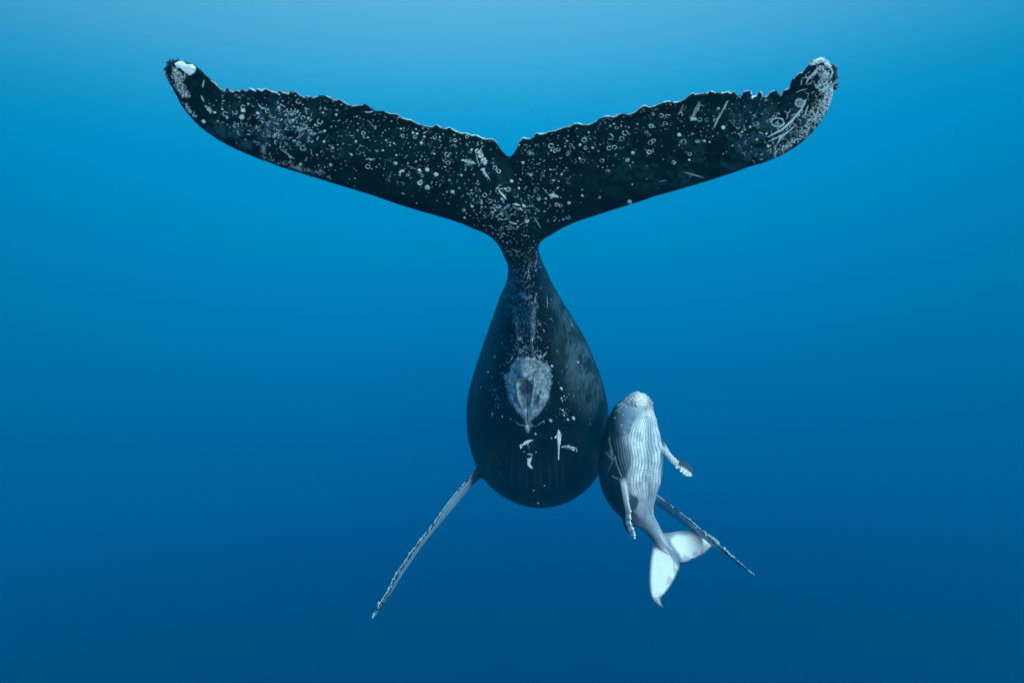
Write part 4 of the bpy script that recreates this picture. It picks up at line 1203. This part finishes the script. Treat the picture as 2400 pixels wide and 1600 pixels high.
# relief
ch_ = -.006 * groove - .004 * groove2
for x, y, r, v in TUB:
    d = np.hypot(cpx - x, cpy - y); k_ = d < 6
    g = np.exp(-(d[k_] / (r * 110)) ** 2) * (cfront[k_] > -.4)
    ch_[k_] += .85 * r * g
    cc[k_] = cc[k_] * (1 - .6 * g[:, None]) + np.array([.6, .66, .66]) * .6 * g[:, None]
for x, y in [(1481.5, 944), (1490.5, 951), (1513.5, 958), (1483, 983), (1478, 996), (1472, 1009), (1515, 977)]:
    g = np.exp(-(((cpx - x) / 2.4) ** 2 + ((cpy - y) / 2.2) ** 2)); cc = cc * (1 - .75 * (g * (cfront > 0))[:, None])
cco = cco + cnor * ch_[:, None]
calf_mat = skin_mat("pale_calf_skin", rough=.45, spec=.22, bump=.12, scale=30, var=.05)
calf = make_obj("whale_calf", cco, cq, calf_mat, np.clip(cc, 0, .95), origin=P(1480, 1070, 10.1))
tag(calf, "small pale-bellied whale calf with pleated throat, upright beside the adult's flank", "whale calf")

# ================================================================== REMORAS
fish_mat = skin_mat("pale_fish_skin", rough=.4, spec=.3, bump=.05, scale=80, var=.06)


def fish(pts, label, stripe, tail, fins, clear=.16):
    """pts: px, py, half width px; tail: (dx, dy) spread of the tail fin"""
    x0, y0 = pts[0][0], pts[0][1]
    dep = min(surface_depth(p[0], p[1]) for p in pts) - clear
    s = Shell()
    k = catmull([(p[0], p[1], dep + .04 * math.sin(i), p[2], p[2]) for i, p in enumerate(pts)], 34)
    cen = np.array([P(*r[:3]) for r in k]); tan = np.gradient(cen, axis=0)
    ang = np.linspace(0, 2 * math.pi, 18, endpoint=False)
    rings = []
    for i in range(34):
        T = tan[i] / np.linalg.norm(tan[i]); side = np.cross(T, [0, 1, 0]); side /= np.linalg.norm(side); up = np.cross(side, T)
        a = max(k[i, 3] * .86, .3) * dep / F
        rings.append(cen[i] + np.cos(ang)[:, None] * a * side + np.sin(ang)[:, None] * a * .8 * up)
    s.loft(rings)
    nb = s.n
    def fin(p3):
        a = [P(x, y, dep + z) for x, y, z in p3]
        v = [p + np.array([0, .008, 0]) for p in a] + [p - np.array([0, .008, 0]) for p in a]
        m = len(a)
        f = [tuple(range(m)), tuple(range(2 * m - 1, m - 1, -1))] + [(i, i + m, (i + 1) % m + m, (i + 1) % m) for i in range(m)]
        s.add(v, f)
    for p3 in [tail] + fins: fin(p3)
    v, f = s.arrays(); org = P(x0, y0, dep)
    me = to_mesh("remora", v - org, f)
    for p in me.polygons: p.use_smooth = len(p.vertices) == 4 and p.index < 33 * 18
    at = me.color_attributes.new("skin", 'FLOAT_COLOR', 'POINT')
    cc_ = np.ones((len(v), 4), np.float32)
    base = np.array([.50, .58, .62])
    cc_[:, :3] = base * (.75 + .4 * noise(v[:, 0] * 60, v[:, 1] * 60, v[:, 2] * 60, seed=3, octaves=2))[:, None]
    if stripe:
        for i in range(34 * 18):
            a = ang[i % 18]; q = (a / math.pi) % 2
            for lo, hi in stripe:
                if lo < q < hi: cc_[i, :3] = (.02, .035, .045)
    cc_[nb:, :3] = np.array([.42, .52, .58])
    at.data.foreach_set("color", cc_.ravel())
    me.materials.append(fish_mat)
    o = bpy.data.objects.new("remora", me); o.location = org; col.objects.link(o)
    tag(o, label, "fish", "remoras swimming under the adult whale's belly")
    return o


fish([(1309, 1007.5, 1.2), (1309, 1010, 3.6), (1309.5, 1015, 5.2), (1310, 1021, 5.8), (1310, 1029, 5.6), (1310, 1037, 4.6), (1309.6, 1047, 3.3), (1309.3, 1058, 2.4), (1309, 1068, 1.6), (1309, 1074, .8)],
     "long pale fish hanging straight head up, largest of the four by the dark belly", None,
     [(1308.5, 1066, 0), (1310, 1066, 0), (1311, 1072, 0), (1309.4, 1078, 0), (1307.4, 1072, 0)],
     [[(1305, 1019, -.02), (1302, 1021, -.03), (1299, 1025.5, -.04), (1302, 1026.5, -.03), (1305, 1024, -.02)], [(1314.5, 1015, -.02), (1317, 1020, -.03), (1315, 1022, -.02)]])
fish([(1316, 1047.5, .8), (1318.5, 1047, 2.2), (1323, 1047, 3.3), (1329, 1048, 4.0), (1336, 1048.8, 4.0), (1343, 1049.3, 3.2), (1348, 1050, 2.0), (1351, 1050.5, .9)],
     "small black and white striped fish lying level right of the long pale one", [(.35, .62), (1.3, 1.55), (.82, 1.0), (0, .12), (1.9, 2.0)],
     [(1349.5, 1049.5, 0), (1351, 1050, 0), (1352.8, 1055, .01), (1352.3, 1060, .01), (1351, 1055, .01)],
     [[(1339, 1052, -.03), (1344, 1052, -.03), (1347, 1054, -.03), (1346, 1056, -.03), (1341, 1054, -.03)], [(1327, 1045, -.01), (1333, 1041.5, -.02), (1336, 1044.5, -.01)]])
fish([(1249.5, 1030.5, 1.0), (1246, 1031.5, 2.2), (1240, 1033, 3.4), (1234, 1035.5, 4.2), (1229, 1039, 3.8), (1225, 1042.5, 2.0), (1222, 1044.5, 1.1)],
     "small white fish with dark-striped head, body curving down to its tail at left", [(.42, .62)],
     [(1221.5, 1039.5, 0), (1224.3, 1043, 0), (1224, 1046.5, 0), (1220.5, 1051.5, 0), (1218.6, 1047, 0), (1219, 1041.5, 0)],
     [[(1239, 1036, -.03), (1240, 1038, -.03), (1236, 1043, -.04), (1235, 1041, -.03)]])
fish([(1246, 1070.5, 1.6), (1244.5, 1073, 3.0), (1241.5, 1078, 4.6), (1239.5, 1083, 5.2), (1239.5, 1088, 4.0), (1242, 1093, 2.4), (1245, 1096.5, 1.0)],
     "plump grey-white fish pointing down below the pale navel mark, lowest of the four", [(.5, .62)],
     [(1236, 1091, 0), (1243, 1089, 0), (1246, 1090, 0), (1248.5, 1098, 0), (1241, 1095.5, 0)],
     [[(1237.5, 1073, -.03), (1240, 1073.5, -.03), (1238, 1078, -.03), (1234.5, 1076.5, -.03)]])

# ================================================================== HAZE
bm = bmesh.new(); bmesh.ops.create_cube(bm, size=1)
me = bpy.data.meshes.new("haze"); bm.to_mesh(me); bm.free()
hz = bpy.data.objects.new("haze", me); hz.scale = (56, 52, 36); hz.location = (0, 2, 0); col.objects.link(hz)
hm = bpy.data.materials.new("blue_water_haze"); hm.use_nodes = True; nt = hm.node_tree; nt.nodes.clear()
out = nt.nodes.new("ShaderNodeOutputMaterial"); pv = nt.nodes.new("ShaderNodeVolumePrincipled")
pv.inputs["Color"].default_value = (.0, .50, .85, 1); pv.inputs["Density"].default_value = 0.0068
pv.inputs["Anisotropy"].default_value = 0.0
nt.links.new(pv.outputs[0], out.inputs["Volume"]); me.materials.append(hm)
tag(hz, kind="stuff")
